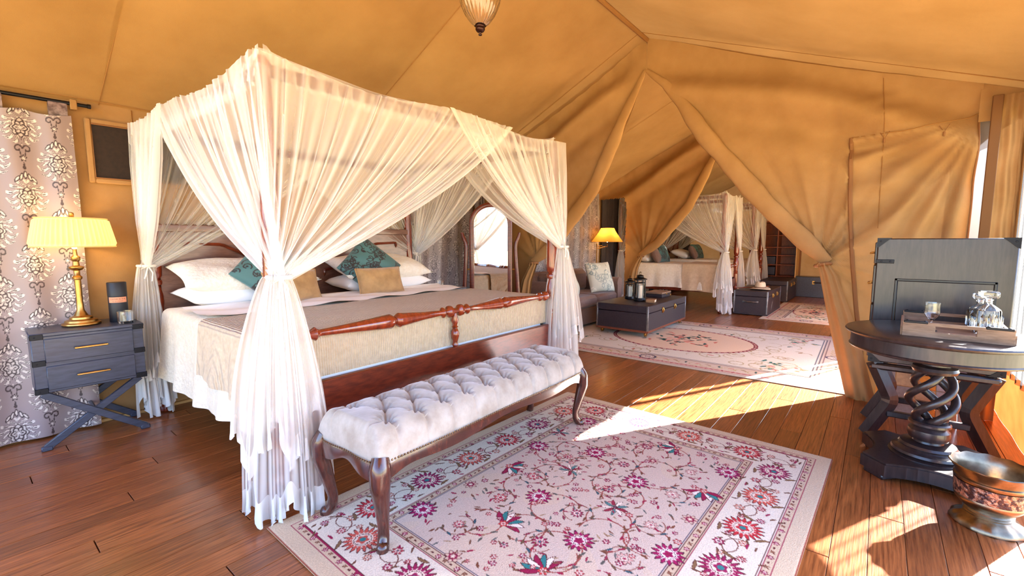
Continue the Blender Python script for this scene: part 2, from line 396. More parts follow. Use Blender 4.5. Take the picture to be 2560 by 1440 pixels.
# ------------------------------------------------------------ roof (ceiling)
YR, ZR, KL, KR = 1.995, 3.37, .4877, .385
def zroof(y): return ZR - (KL * (y - YR) if y > YR else KR * (YR - y))
def slope(y0, y1, nx, ny, ph):
    X, Y = np.meshgrid(np.linspace(-1.4, XE, nx), np.linspace(y0, y1, ny), indexing='ij')
    Z = np.where(Y > YR, ZR - KL * (Y - YR), ZR - KR * (YR - Y)); t = np.abs(Y - YR) / abs(y1 - y0)
    bay = np.abs(np.sin(PI * (X - .755) / 1.85)) ** .7
    Z = Z - .045 * np.sin(PI * np.clip(t, 0, 1)) * bay + .006 * np.sin(5 * X + ph) * np.sin(4 * Y) * t
    return np.stack([X, Y, Z], -1)
g = G(); g.grid(slope(YR, 4.36, 170, 26, 0)); g.grid(slope(YR, -.76, 170, 30, 2))
ceiling = put('ceiling', g, ROOFC, kind='structure', fix=False, ang=4, label='tan canvas tent roof rising to a ridge')
g = G(); g.tube([(-1.4, YR, ZR - .02), (XE, YR, ZR - .02)], .022, 8); put('ridge_rope', g, SEAM, ceiling)
for xs_ in (.755, 2.605, 4.52, 6.4, 9.8, 11.6):
    for side in (1, -1):
        ye = 4.30 if side > 0 else YS
        P = [(xs_, y, zroof(y) - .004 - (.0 if 1 else 0)) for y in np.linspace(YR, ye, 14)]
        g = G(); g.tube(P, .0035, 5); put('roof_seam', g, SEAM, ceiling)
g = G(); g.tube([(-1.4, 4.27, zroof(4.27) - .006), (XP, 4.27, zroof(4.27) - .006)], .004, 5); put('eave_seam', g, SEAM, ceiling)

# ------------------------------------------------------------ head wall (back of the beds) and its window
def rough_sheet(fn, nu, nv, mask=None):
    U, V = np.meshgrid(np.linspace(0, 1, nu), np.linspace(0, 1, nv), indexing='ij'); return fn(U, V)
def headwall(U, V):
    X = lerp(-1.4, XE, U); Z = lerp(0, 2.27, V)
    Y = YW + .012 * np.sin(3 * X + 2 * Z) * np.sin(2.5 * Z) + .006 * np.sin(14 * Z + 3 * np.sin(2 * X)) * np.exp(-((X - .62) / .25) ** 2)
    return np.stack([X, Y, Z], -1)
g = G(); g.grid(rough_sheet(headwall, 360, 60)); wall_back = put('wall_back', g, CANVAS, kind='structure', fix=False, ang=4, label='tan canvas wall behind the heads of the beds')
g = G(); g.box((-1.4, YW - .03, 0), (XE, YW + .01, .022), .003); put('baseboard_back', g, mat('pale_base_trim', (196, 150, 88), .5), kind='structure', label='thin pale timber strip along the foot of the canvas wall')
g = G(); g.tube([(.93, YW - .012, 0.03), (.93, YW - .012, 2.24)], .0035, 5); put('wall_seam', g, SEAM, wall_back)
g = G(); g.box((.70, YW - .036, 1.735), (1.24, YW - .012, 2.10), .004)
win = put('window_1', g, DARKMESH, kind='structure', label='dark mesh window with piped edge beside the bed head')
g = G()
for a, b in (((.665, 1.70), (.70, 2.135)), ((1.24, 1.70), (1.275, 2.135)), ((.70, 2.10), (1.24, 2.135)), ((.70, 1.70), (1.24, 1.735))):
    g.box((a[0], YW - .045, a[1]), (b[0], YW - .012, b[1]), .008)
put('window_frame', g, CANVAS, win)
g = G(); g.tube([(.70, YW - .046, 2.10), (.70, YW - .046, 1.735), (1.24, YW - .046, 1.735), (1.24, YW - .046, 2.10), (.70, YW - .046, 2.10)], .006, 6); put('window_piping', g, PIPING, win)

# ------------------------------------------------------------ partitions with tied back flaps
def polyl(pts, n):
    P = np.array(pts, float); d = np.concatenate([[0], np.cumsum(np.linalg.norm(np.diff(P, axis=0), axis=1))]); d /= d[-1]
    t = np.linspace(0, 1, n); return np.stack([np.interp(t, d, P[:, k]) for k in range(P.shape[1])], -1)
def by_z(pts, z):
    P = np.array(pts, float)[::-1]; return np.interp(z, P[:, 1], P[:, 0])
EDGE_R = [(1.985, 3.37), (1.985, 3.04), (1.802, 2.86), (1.427, 2.30), (.871, 1.62), (.388, 1.12), (.29, .66), (.127, 0)]
EDGE_L = [(2.0, 3.37), (1.99, 3.04), (2.224, 2.465), (2.498, 1.892), (3.024, 1.261), (3.35, 1.034), (3.44, .8), (3.55, 0)]
def dispR(Y, Z):
    Y = np.asarray(Y, float); Z = np.asarray(Z, float); top = ZR - KR * (YR - Y)
    dy, dz = Y - .388, Z - 1.12; r = np.hypot(dy, dz); th = np.arctan2(dz, dy)
    X = np.zeros_like(Y)
    for t0, sg, am in ((2.05, .06, .035), (1.88, .05, -.03), (2.35, .10, .045), (2.62, .10, -.04), (1.6, .045, .03), (1.35, .05, -.025), (1.1, .05, .028), (.85, .05, -.022), (.6, .06, .02), (2.95, .07, .02), (-2.9, .06, -.02), (-2.5, .1, .02)):
        X += am * np.exp(-((th - t0) / sg) ** 2) * np.exp(-r / .9) * np.clip(r / .1, 0, 1)
    d = (top - Z); X += (.085 * np.sin(2 * PI * (d / .55 + .16 * np.sin(2.2 * Y + .5))) * np.exp(-((d - .35) / .38) ** 2)) * sstep(.0, .4, 2.0 - Y) * sstep(0, .3, Y + .75)
    dd = np.hypot(Y + .50, Z - 2.15); tt = np.arctan2(Z - 2.15, Y + .50)
    X += .030 * np.sin(22 * tt + 1.5 * np.sin(5 * tt)) * np.exp(-((dd - .75) / .5) ** 2) * (Z < 2.13) * (Y < .24)
    X += .006 * np.sin(46 * Z + 8 * Y) * np.exp(-((Y - .03) / .12) ** 2) * sstep(1.2, 1.9, Z)
    X += .05 * np.sin(9 * Y + 1) * sstep(1.1, .2, Z) * np.exp(-((Y + .1) / .4) ** 2)
    return X
def partition(name, label, x, door_l=False, first=False):
    root = thing(name, label, None, (x, 2, 0)); root['kind'] = 'structure'
    # right half
    def right(U, V):
        n = U.shape[1]; e = np.concatenate([polyl(EDGE_R[:2], 6), polyl(EDGE_R[1:6], n - 6 - 22)[1:], polyl(EDGE_R[5:], 23)])
        v = np.linspace(0, 1, n); ye_ = -.50 if first else YS; zr = lerp(zroof(ye_) - .01, 0, v)
        Y = lerp(e[None, :, 0], ye_, U); Z = lerp(e[None, :, 1], zr[None, :], U)
        top = ZR - KR * (YR - Y); Z = np.minimum(Z, top - .002)
        X = dispR(Y, Z)
        return np.stack([x + X, Y, Z], -1)
    A = rough_sheet(right, 130, 130)
    g = G(); g.grid(A); put('flap_panel', g, CANVAS, root, w=True, fix=False, ang=4)
    def left(U, V):
        n = U.shape[1]; e = np.concatenate([polyl(EDGE_L[:2], 6), polyl(EDGE_L[1:6], n - 6 - 22)[1:], polyl(EDGE_L[5:], 23)])
        v = np.linspace(0, 1, n); zr = lerp(zroof(YW) - .01, 0, v)
        Y = lerp(e[None, :, 0], YW, U); Z = lerp(e[None, :, 1], zr[None, :], U); top = ZR - KL * (Y - YR); Z = np.minimum(Z, top - .002)
        dy, dz = Y - 3.35, Z - 1.03; r = np.hypot(dy, dz); th = np.arctan2(dz, dy); X = np.zeros_like(Y)
        for t0, sg, am in ((1.9, .08, .045), (1.5, .08, -.035), (1.1, .07, .035), (.6, .08, -.02), (2.15, .06, -.03), (1.3, .05, .02), (1.72, .05, -.025)):
            X += am * np.exp(-((th - t0) / sg) ** 2) * np.exp(-r / 1.0) * np.clip(r / .1, 0, 1)
        d = top - Z; X += .08 * np.sin(2 * PI * (d / .5 + .14 * np.sin(3 * Y))) * np.exp(-((d - .3) / .3) ** 2) * sstep(0, .4, Y - 2.0)
        X += .006 * np.sin(40 * Y + 6 * Z) * np.exp(-(d / .18) ** 2)
        X += .03 * np.sin(10 * Y) * sstep(1.0, .3, Z)
        return np.stack([x + X, Y, Z], -1)
    A = rough_sheet(left, 100, 110); cY = A[:-1, :-1, 1]; cZ = A[:-1, :-1, 2]
    hole = ((cY > 3.70) & (cZ < 2.10)) if door_l else np.zeros_like(cY, bool)
    g = G(); g.grid(A, mask=~hole); put('flap_panel', g, CANVAS, root, w=True, fix=False, ang=4)
    for E_, sgn in ((EDGE_R, 1), (EDGE_L, -1)):
        P = polyl(E_[1:6], 60); t = np.linspace(0, 1, 60); path = np.stack([np.full(60, x - .03 - .035 * np.sin(PI * t)), P[:, 0] + sgn * (-.055) * np.clip(t * 5, .1, 1), P[:, 1]], -1)
        rr = np.interp(t, [0, .12, .3, .7, .93, 1], [.018, .045, .075, .085, .07, .045]) * (1 + .05 * np.sin(23 * t) + .04 * np.sin(51 * t))
        g = G(); g.tube(path, rr, 18, flat=((1, 0, 0), 1.0)); V = g.V[0]; V[:, 0] = x - .03 + (V[:, 0] - (x - .03)) * .5
        put('rolled_edge', g, CANVAS, root, w=True, ang=1.2)
        T = np.array(E_[5]); n = 44; mm = 40
        U, W = np.meshgrid(np.linspace(0, 1, n), np.linspace(0, 1, mm), indexing='ij')
        z = T[1] * (1 - W); yl = by_z(E_[5:], z); wd = np.interp(W, [0, .1, .45, 1], [.075, .12, .18, .20])
        Y = yl - sgn * (U * wd - .015); Xd = -.05 - np.interp(W, [0, .3, 1], [.02, .05, .06]) * (np.sin(PI * U) + .35 * np.sin(5 * PI * U + 2 * W) * (.4 + .6 * np.exp(-3 * W)))
        Z = z + .0 * U - (.03 * np.abs(np.sin(7 * U)) * (W > .97))
        g = G(); g.grid(np.stack([x + Xd, Y, np.maximum(Z, .004)], -1)); put('flap_tail', g, CANVAS, root, w=True, fix=False, ang=4)
        g = G(); th = np.linspace(0, 2 * PI, 24)
        g.tube(np.stack([x - .06 - .05 * np.sin(th), T[0] - sgn * (.025 - .055 * np.cos(th)), T[1] - .02 + .008 * np.sin(th) - sgn * .012 * np.cos(th)], -1), .013, 8); put('tie_strap', g, PIPING, root, w=True)
        for q in (-1, 1):
            g = G(); g.tube([(x - .108, T[0] - sgn * .02, T[1] - .02), (x - .125, T[0] - sgn * (.02 + q * .018), T[1] - .005), (x - .12, T[0] - sgn * (.02 + q * .026), T[1] - .035 - .01 * q)], .006, 6); put('tie_cord', g, CANVAS, root, w=True)
    # seam along roof line
    return root
p1 = partition('wall_partition', 'tan canvas partition with flaps tied back between bedroom and sitting area', XP, first=True)
p2 = partition('wall_partition', 'second canvas partition with dark doorway between sitting area and twin bedroom', XQ, door_l=True)
x = XP - .012
g = G(); P = polyl([(.236, 2.135), (.215, 1.7), (.20, 1.45), (.165, 1.12), (.12, .75), (.06, .35)], 40); g.tube(np.stack([x + .004 + dispR(P[:, 0], P[:, 1]), P[:, 0], P[:, 1]], -1), .016, 6, flat=((1, 0, 0), .8)); put('door_zip', g, PIPING, p1, w=True)
g = G(); P = polyl([(.236, 2.14), (-.1, 2.125), (-.45, 2.19), (-.50, 2.215)], 24); g.tube(np.stack([x + .008 + dispR(P[:, 0], P[:, 1]), P[:, 0], P[:, 1]], -1), .004, 6); put('door_seam', g, SEAM, p1, w=True)
for yy in (.025, -.312):
    x_t = x; x = x + .01 + float(dispR(yy, 2.12)); g = G(); g.tube([(x - .012, yy + .028, 2.135), (x - .024, yy, 2.085), (x - .012, yy - .028, 2.14)], .0028, 6); g.lathe([(.0, -.03), (.007, -.028), (.008, 0), (.006, .004), (0, .005)], (x - .028, yy, 2.083), 8); put('toggle', g, PIPING, p1, w=True); x = x_t
g = G(); P = polyl([(-.5, 2.2), (-.5, 1.9), (-.5, 1.5), (-.5, .6)], 30); g.tube(np.stack([x + .012 + dispR(P[:, 0], P[:, 1]), P[:, 0], P[:, 1]], -1), .007, 6); put('door_edge', g, PIPING, p1, w=True)
g = G(); g.box((x - .05, -.60, .02), (x - .03, -.545, 2.30), .004); put('post_strap', g, STRAP, p1, w=True)
g = G(); g.box((x + .10, -.66, .3), (x + .104, -.40, 2.3), .001); put('gap_screen', g, net_mat('grey_gap_screen', (110, 112, 118), .80, .95, .2), p1, w=True)
U, W = np.meshgrid(np.linspace(0, 1, 24), np.linspace(0, 1, 50), indexing='ij')
g = G(); g.grid(np.stack([x - .02 - .012 * np.sin(13 * U + 3 * W) - .006 * np.sin(40 * W + 9 * U), lerp(-.60, -.72, U), lerp(.0, 2.30, W)], -1)); put('corner_panel', g, CANVAS, p1, w=True, fix=False, ang=4)
g = G(); g.grid(np.stack([x + .012 + 0 * U, lerp(-.49, -.73, U), lerp(2.14, zroof(-.6) - .0, W) - .385 * .24 * (U - .45) * W], -1)); put('corner_panel', g, CANVAS, p1, w=True, fix=False, ang=4)
g = G(); P = polyl([(.06, 2.57), (.03, 2.2), (.02, 1.4)], 24); g.tube(np.stack([x + .009 + dispR(P[:, 0], P[:, 1]), P[:, 0], P[:, 1]], -1), .003, 5); put('panel_seam', g, SEAM, p1, w=True)

# side wall on the open, sunny side: skirt, valance, posts, mesh
g = G()
U, W = np.meshgrid(np.linspace(0, 1, 200), np.linspace(0, 1, 8), indexing='ij'); X = lerp(-1.4, XE, U)
g.grid(np.stack([X, YS + .01 * np.sin(9 * X), lerp(zroof(YS) + .005, 2.17, W) + .012 * np.sin(4 * X) * W], -1))
wall_right = put('wall_right', g, CANVAS, kind='structure', fix=False, ang=4, label='open right side of the tent with canvas valance, skirt and posts')
for a, b in ((3.35, 5.35), (7.0, 8.6), (11.0, XE)):
    U, W = np.meshgrid(np.linspace(0, 1, 60), np.linspace(0, 1, 12), indexing='ij'); X = lerp(a, b, U)
    g = G(); g.grid(np.stack([X, YS - .05 + .003 * np.sin(11 * X + 4 * W) + .04 * W, lerp(0, .44, W)], -1)); put('skirt', g, SKIRT, wall_right, fix=False, ang=4)
g = G(); g.box((4.62, YS - .02, .3), (4.70, YS + .0, 2.25), .006); put('corner_post', g, CANVAS, wall_right)
g = G(); U, W = np.meshgrid(np.linspace(0, 1, 60), np.linspace(0, 1, 40), indexing='ij')
g.grid(np.stack([lerp(3.3, 4.62, U), YS - .01 + .010 * np.sin(60 * U), lerp(.40, 2.2, W)], -1)); put('window_2', g, MESH, kind='structure', fix=False, ang=4, label='grey mesh screen at the right edge behind the chest')
for px_ in (1.35, 3.28, 7.9, 10.8):
    g = G(); g.lathe([(.035, -.1), (.035, 2.25)], (px_, YS - .03, 0), 12); put('tent_post', g, DARKW, wall_right)
U, W = np.meshgrid(np.linspace(0, 1, 60), np.linspace(0, 1, 30), indexing='ij'); Y = lerp(YS, YW, U)
g = G(); g.grid(np.stack([XE + .02 * np.sin(5 * Y), Y, W * np.where(Y > YR, ZR - KL * (Y - YR), ZR - KR * (YR - Y))], -1), mask=None); put('wall_far', g, CANVAS, kind='structure', fix=False, ang=4, label='canvas end wall of the far bedroom')
g = G(); U, W = np.meshgrid(np.linspace(0, 1, 140), np.linspace(0, 1, 140), indexing='ij')
g.grid(np.stack([lerp(-60., 80., U), lerp(-70., 60., W), -.55 + .0 * U], -1)); put('ground', g, GROUND, fix=False, ang=4, kind='structure', label='dry grass ground outside the tent')

U, W = np.meshgrid(np.linspace(0, 1, 80), np.linspace(0, 1, 24), indexing='ij'); X = lerp(9.7, XE, U)
g = G(); g.grid(np.stack([X, YS + .015 + .02 * np.sin(8 * X), lerp(0, 2.2, W)], -1)); put('sun_block_panel', g, CANVAS, wall_right, fix=False, ang=4)  # unseen canvas added along the side to block sun and darken the far bedroom
# ------------------------------------------------------------ turned and soft pieces shared by beds
def post_profile(h, r=.046):
    k = r / .046
    P = [(.03, 0), (.04, .01), (.043, .04), (.036, .07), (.05, .09), (.052, .12), (.044, .14), (.036, .16), (.040, .20), (.047, .22), (.047, .26)]
    P += [(.05, .265), (.05, .66), (.04, .675), (.047, .69), (.047, .70), (.034, .72), (.038, .76), (.047, .84), (.044, .90), (.033, .95), (.030, .965), (.042, .975), (.045, .99), (.042, 1.005), (.030, 1.015), (.045, 1.04), (.047, 1.08), (.042, 1.4), (.032, h - .06), (.036, h - .05), (.036, h - .03), (.02, h)]
    return [(a * k, z) for a, z in P]
def make_bed(name, label, x0, x1, yf, yh, zt, mid=True, group=None):
    b = thing(name, label, 'bed', ((x0 + x1) / 2, (yf + yh) / 2, 0), group=group)
    for px_, py_ in ((x0, yf), (x1, yf), (x0, yh), (x1, yh)):
        g = G(); g.lathe(post_profile(zt), (px_, py_, 0), 20); put('post', g, MAHOGZ, b, w=True, ang=.5)
    for a, c in (((x0, yf), (x1, yf)), ((x0, yh), (x1, yh)), ((x0, yf), (x0, yh)), ((x1, yf), (x1, yh))):
        g = G(); d = .016 if a[1] == c[1] else 0; e = .016 - d
        g.box((a[0] - e, a[1] - d, zt - .085), (c[0] + e, c[1] + d, zt - .03), .004); put('canopy_rail', g, MAHOG, b, w=True)
    g = G(); g.box((x0 + .04, yf - .018, .36), (x1 - .04, yf + .018, .575), .006); put('foot_board', g, MAHOG, b, w=True)
    for xx in (x0, x1): g = G(); g.box((xx - .016, yf + .04, .36), (xx + .016, yh - .04, .54), .006); put('side_rail', g, MAHOG, b, w=True)
    L_ = x1 - x0; c_ = (x0 + x1) / 2; h = L_ / 2 - .04
    half = [(.020, 0), (.020, .03), (.040, .045), (.040, .065), (.020, .085), (.018, .10), (.036, .125), (.022, .14), (.018, .15), (.026, .3), (.040, .47), (.044, .52), (.03, .545), (.022, .55)]
    def seg(u0, u1, prof, rev):
        P = [(r, (z / .55)) for r, z in prof]
        if rev: P = [(r, 1 - t) for r, t in P][::-1]
        return [(r, lerp(u0, u1, t)) for r, t in P]
    if mid:
        xs = [x0 + .04, x0 + .04 + h * .95, c_ + .0, x1 - .04]; prof = []
        q1 = c_ - L_ * .21; q2 = c_ + L_ * .21
        prof += seg(x0 + .04, q1, half, False) + seg(q1 + .002, c_, half, True)[:-1] + seg(c_ + .001, q2, half, False) + seg(q2 + .002, x1 - .04, half, True)
    else: prof = seg(x0 + .04, c_, half, False) + seg(c_ + .002, x1 - .04, half, True)
    g = G(); g.lathe(prof, (0, yf, .825), 18, axis='x'); put('foot_rail', g, MAHOGZ, b, w=True, ang=.6)
    sp = [(.012, .0), (.022, .02), (.016, .04), (.028, .08), (.030, .10), (.02, .13), (.014, .135), (.024, .145), (.014, .155), (.026, .19), (.014, .235), (.012, .26)]
    for xx in ([c_] if mid else [c_]): g = G(); g.lathe(sp, (xx, yf, .57), 14); put('spindle', g, MAHOGZ, b, w=True)
    # headboard with dipped top
    n = 61; xs = np.linspace(x0 + .03, x1 - .03, n); t = (xs - c_) / (L_ / 2); top = 1.15 + .235 * sstep(.18, .62, np.abs(t)) + .0
    V = []; yb0, yb1 = yh - .02, yh + .02
    for yy in (yb0, yb1): V += [(xx, yy, .45) for xx in xs] + [(xx, yy, z) for xx, z in zip(xs, top)]
    Fs = []
    for i in range(n - 1):
        Fs += [[i, i + 1, n + i + 1, n + i], [2 * n + i + 1, 2 * n + i, 3 * n + i, 3 * n + i + 1], [n + i, n + i + 1, 3 * n + i + 1, 3 * n + i]]
    g = G(); g.add(V, Fs); hb = put('headboard', g, HEADB, b, w=True)
    g = G(); g.tube(np.stack([xs, np.full(n, yh), top + .01], -1), .034, 10, sq=4); put('headboard_cap', g, HEADB, b, w=True)
    for sg in (-1, 1):
        pa = [c_ + sg * L_ * f for f in (.06, .16, .25, .31, .42)]; pz = [1.02, 1.06, 1.20, 1.27, 1.28]
        pp = [(pa[0], yh - .026, .62), *[(a, yh - .026, z) for a, z in zip(pa, pz)], (pa[-1], yh - .026, .62)]
        g = G(); g.tube(polyl(pp, 60), .014, 6); put('moulding', g, MAHOG, b, w=True)
    return b

def mattress(x0, x1, yf, yh, zt, label, group=None):
    g = G(); g.box((x0 + .05, yf + .05, .46), (x1 - .05, yh - .06, zt - .02), .05)
    return put('mattress', g, SHEET, label=label, cat='mattress', group=group)
def spread(name, x0, x1, y0, y1, zt, zside, matl, label, cat, foot=None, wav=.01, seed=0, dx=0.0, bump=0, group=None, head=False, n1=50):
    """cloth over the mattress: profile down the left side, across and down the right; optional drop at the foot"""
    rs = np.random.RandomState(seed); ny = 70
    prof = []; r = .05; zl = zside
    def side(y): return zl + .05 * np.sin(2.1 * y + seed) * .5
    ys_ = list(np.linspace(y1, y0, ny)); A = []
    for k, y in enumerate(ys_):
        zb = zl + wav * 2.2 * math.sin(3.1 * y + seed) - .05 * sstep(y0 + .6, y0 + .1, y) * (0 if foot else 1)
        fl = .034 + .018 * math.sin(17 * y + 2 * seed) + .008 * math.sin(31 * y)
        row = []
        for t in np.linspace(0, 1, 16): row.append((x0 - dx - fl * (1 - t), y, lerp(zb, zt - r, t)))
        for a in np.linspace(0, PI / 2, 6)[1:]: row.append((x0 - dx + r * (1 - math.cos(a)), y, zt - r + r * math.sin(a)))
        for t in np.linspace(0, 1, n1)[1:-1]:
            xx = lerp(x0 - dx + r, x1 + dx - r, t); row.append((xx, y, zt + .006 * math.sin(9 * xx + 4 * y + seed) * math.sin(7 * y)))
        for a in np.linspace(0, PI / 2, 6)[::-1][1:]: row.append((x1 + dx - r * (1 - math.cos(a)), y, zt - r + r * math.sin(a)))
        for t in np.linspace(1, 0, 16): row.append((x1 + dx + fl * (1 - t), y, lerp(zb, zt - r, t)))
        A.append(row)
    if foot is not None:
        base = np.array(A[-1]); 
        for a in np.linspace(0, PI / 2, 6)[1:]:
            q = base.copy(); q[:, 1] = y0 - .05 * math.sin(a); q[:, 2] = base[:, 2] - .05 * (1 - math.cos(a)) * (base[:, 2] > zt - .06); A.append(q.tolist())
        for t in np.linspace(0, 1, 14)[1:]:
            q = np.array(A[-1 if False else ny + 4]); top = q[:, 2]; q[:, 2] = np.where(top > foot, lerp(top, np.minimum(foot, top), t), top); q[:, 1] -= .006 * t; A.append(q.tolist())
    A = np.array(A); g = G(); g.grid(A)
    return put(name, g, matl, fix=False, ang=4, label=label, cat=cat, group=group), A

def net_panel(net, A, B, T, N, nu=150, nv=44, pleats=22, seed=0, sag=.10, matl=None, name='net_curtain', tw=.085, slack=.45):
    A, B, T, N = (np.array(v, float) for v in (A, B, T, N)); rs = np.random.RandomState(seed)
    D = (B - A) / np.linalg.norm(B - A); u = np.linspace(0, 1, nu); v = np.linspace(0, 1, nv)
    uw = u + .018 * np.sin(2 * PI * u * 7 + rs.rand() * 6) + .012 * np.sin(2 * PI * u * 17 + rs.rand() * 6)
    ph = 2 * PI * pleats * uw; amp2 = .6 + .4 * np.sin(2 * PI * u * 3.3 + rs.rand() * 6)
    P = np.zeros((nu, nv, 3)); L = np.linalg.norm(B - A)
    for i in range(nu):
        P0 = A + (B - A) * u[i]; P0 = P0 - np.array((0, 0, .045 * math.sin(PI * min(1, u[i] * L / 1.2)) ** 2 if L > 1.2 else .03 * math.sin(PI * u[i]))); hd = np.linalg.norm((P0 - T)[:2])
        Te = T + D * tw * (u[i] - .35) + N * .020 * math.sin(ph[i]) + np.array((0, 0, .02 * math.sin(ph[i] * .5)))
        C = P0 + (Te - P0) * slack; C[2] -= sag * hd + .02; C[:2] += (P0 - Te)[:2] * .10
        s = v[:, None]; Q = P0 * (1 - s) ** 2 + 2 * C * s * (1 - s) + Te * s * s
        a = np.interp(v, [0, .06, .3, .7, 1], [.012, .016, .026, .022, .0])
        Q += N * (a * math.sin(ph[i]) * amp2[i])[:, None] + D * (a * .5 * math.cos(ph[i] + 1))[:, None]
        P[i] = Q
    g = G(); g.grid(P); c = put(name, g, matl or NET, net, w=True, fix=False, ang=4)
    # edge band along the free edge
    e = P[-4:, :, :]; e2 = np.concatenate([P[-7:-6], P[-1:]]) ; e2 = e2 + N * .004
    g = G(); g.grid(np.stack([e2[0], .5 * (e2[0] + e2[1]) + N * .006, e2[1]])); put('net_edge', g, NETT, net, w=True, fix=False, ang=4)
    return P
def net_tail(net, T, D, N, w0, w1, zb, seed=0, pleats=9, hem=.09, matl=None, rag=.05, shift=(0, 0)):
    T, D, N = (np.array(v, float) for v in (T, D, N)); rs = np.random.RandomState(seed); nu, nv = 120, 50
    u = np.linspace(-.5, .5, nu); v = np.linspace(0, 1, nv); U, W = np.meshgrid(u, v, indexing='ij')
    uw = U + .03 * np.sin(2 * PI * U * 3 + rs.rand() * 6); ph = 2 * PI * pleats * uw + .8 * np.sin(3 * W + rs.rand() * 6) * W
    wd = lerp(w0, w1, np.sin(PI / 2 * np.clip(W * 1.0, 0, 1)) ** .8); am = lerp(.014, .055, W) * (.6 + .4 * np.sin(2 * PI * U * 2.3 + rs.rand() * 6))
    bot = zb + rag * np.sin(2 * PI * U * 2.2 + rs.rand() * 6) + rag * .6 * np.sin(2 * PI * U * 5 + rs.rand() * 6)
    Z = T[2] + (np.maximum(bot, .012) - T[2]) * W
    off = D[None, None, :] * (U * wd)[..., None] + N[None, None, :] * (am * np.sin(ph) + .10 * np.cos(PI * U) * W ** .8 * (w1 / .4))[..., None]
    off = off + np.array((shift[0], shift[1], 0)) * W[..., None]
    P = T + off; P[..., 2] = Z
    Lh = T[2] - zb; k = int(nv * (1 - hem / Lh))
    g = G(); g.grid(P[:, :k + 1]); put('net_curtain', g, matl or NETT, net, w=True, fix=False, ang=4)
    H = P[:, k:].copy(); t = np.linspace(0, 1, H.shape[1])[None, :]; H += N * (.012 * np.sin(ph[:, k:] * 2.5) * t)[..., None] + D * (.010 * np.cos(ph[:, k:] * 3) * t)[..., None]
    g = G(); g.grid(H); put('hem', g, HEM, net, w=True, fix=False, ang=4)
def tie(net, T, r=.05, bow=True, out=(0, 0)):
    th = np.linspace(0, 2 * PI, 20); g = G(); g.tube(np.stack([T[0] + r * np.cos(th), T[1] + r * np.sin(th), np.full(20, T[2])], -1), .010, 6)
    if bow:
        c = np.array(T) + np.array((out[0] * r, out[1] * r, 0))
        g.tube([c + np.array(p) for p in ((0, 0, 0), (-.035, -.01, .03), (-.045, -.02, -.02), (0, -.01, 0))], .005, 6)
        g.tube([c + np.array(p) for p in ((0, 0, 0), (.02, -.02, -.05), (.012, -.02, -.11))], .005, 6); g.tube([c + np.array(p) for p in ((0, 0, 0), (-.02, -.02, -.06), (-.03, -.02, -.09))], .005, 6)
    put('tie_cord', g, CORD, net, w=True)
def net_top(net, x0, x1, yf, yh, zt):
    n, k = 60, 50; U, W = np.meshgrid(np.linspace(-.008, 1.008, n), np.linspace(-.008, 1.008, k), indexing='ij')
    X = lerp(x0, x1, U); Y = lerp(yf, yh, W); e = np.minimum(np.minimum(U, 1 - U) * (x1 - x0), np.minimum(W, 1 - W) * (yh - yf)).clip(0)
    c = np.exp(-np.hypot(np.minimum(U, 1 - U) * (x1 - x0), np.minimum(W, 1 - W) * (yh - yf)) / .12)
    Z = zt - .012 + .055 * c - .05 * sstep(0, .5, e) + .008 * np.sin(9 * X) * np.sin(8 * Y)
    g = G(); g.grid(np.stack([X, Y, Z], -1)); put('canopy_sheet', g, NET, net, w=True, fix=False, ang=4)
    # gathered overhang round the rails
    P = []; per = [(x0, yf), (x1, yf), (x1, yh), (x0, yh), (x0, yf)]
    for a, b in zip(per[:-1], per[1:]):
        a, b = np.array(a), np.array(b); L = np.linalg.norm(b - a); m_ = int(L / .014)
        nrm = np.array((b - a)[[1, 0]] * (1, -1)) / L
        for t in np.linspace(0, 1, m_): P.append((*(a + (b - a) * t), *nrm, t * L, L))
    P = np.array(P); rows = []
    for q in np.linspace(0, 1, 6):
        am = .008 + .016 * q; o = .014 + am * np.sin(P[:, 4] * 95 + 2 * np.sin(P[:, 4] * 9)); ends = np.exp(-np.minimum(P[:, 4], P[:, 5] - P[:, 4]) / .10)
        rows.append(np.stack([P[:, 0] + P[:, 2] * o, P[:, 1] + P[:, 3] * o, zt - .005 - .085 * q + .055 * ends * (1 - q) - .030 * np.sin(PI * P[:, 4] / P[:, 5]) - .020 * np.abs(np.sin(2 * PI * P[:, 4] / P[:, 5]))], -1))
    g = G(); g.grid(np.stack(rows)); put('valance', g, NET, net, w=True, fix=False, ang=4)

# ------------------------------------------------------------ the big four-poster in front
X0, X1, YF, YH, ZT = .97, 3.33, 2.23, 4.20, 2.13
bed = make_bed('four_poster_bed', 'large mahogany four-poster bed in the foreground with turned foot rail', X0, X1, YF, YH, ZT)
mattress(X0, X1, YF, YH, .80, 'white mattress of the large foreground bed')
spread('bedspread', X0 + .05, X1 - .05, YF + .10, YH - .14, .805, .285, LINEN, 'cream quilted bedspread hanging over the sides of the foreground bed', 'bedspread', foot=.60, seed=1, dx=.06)
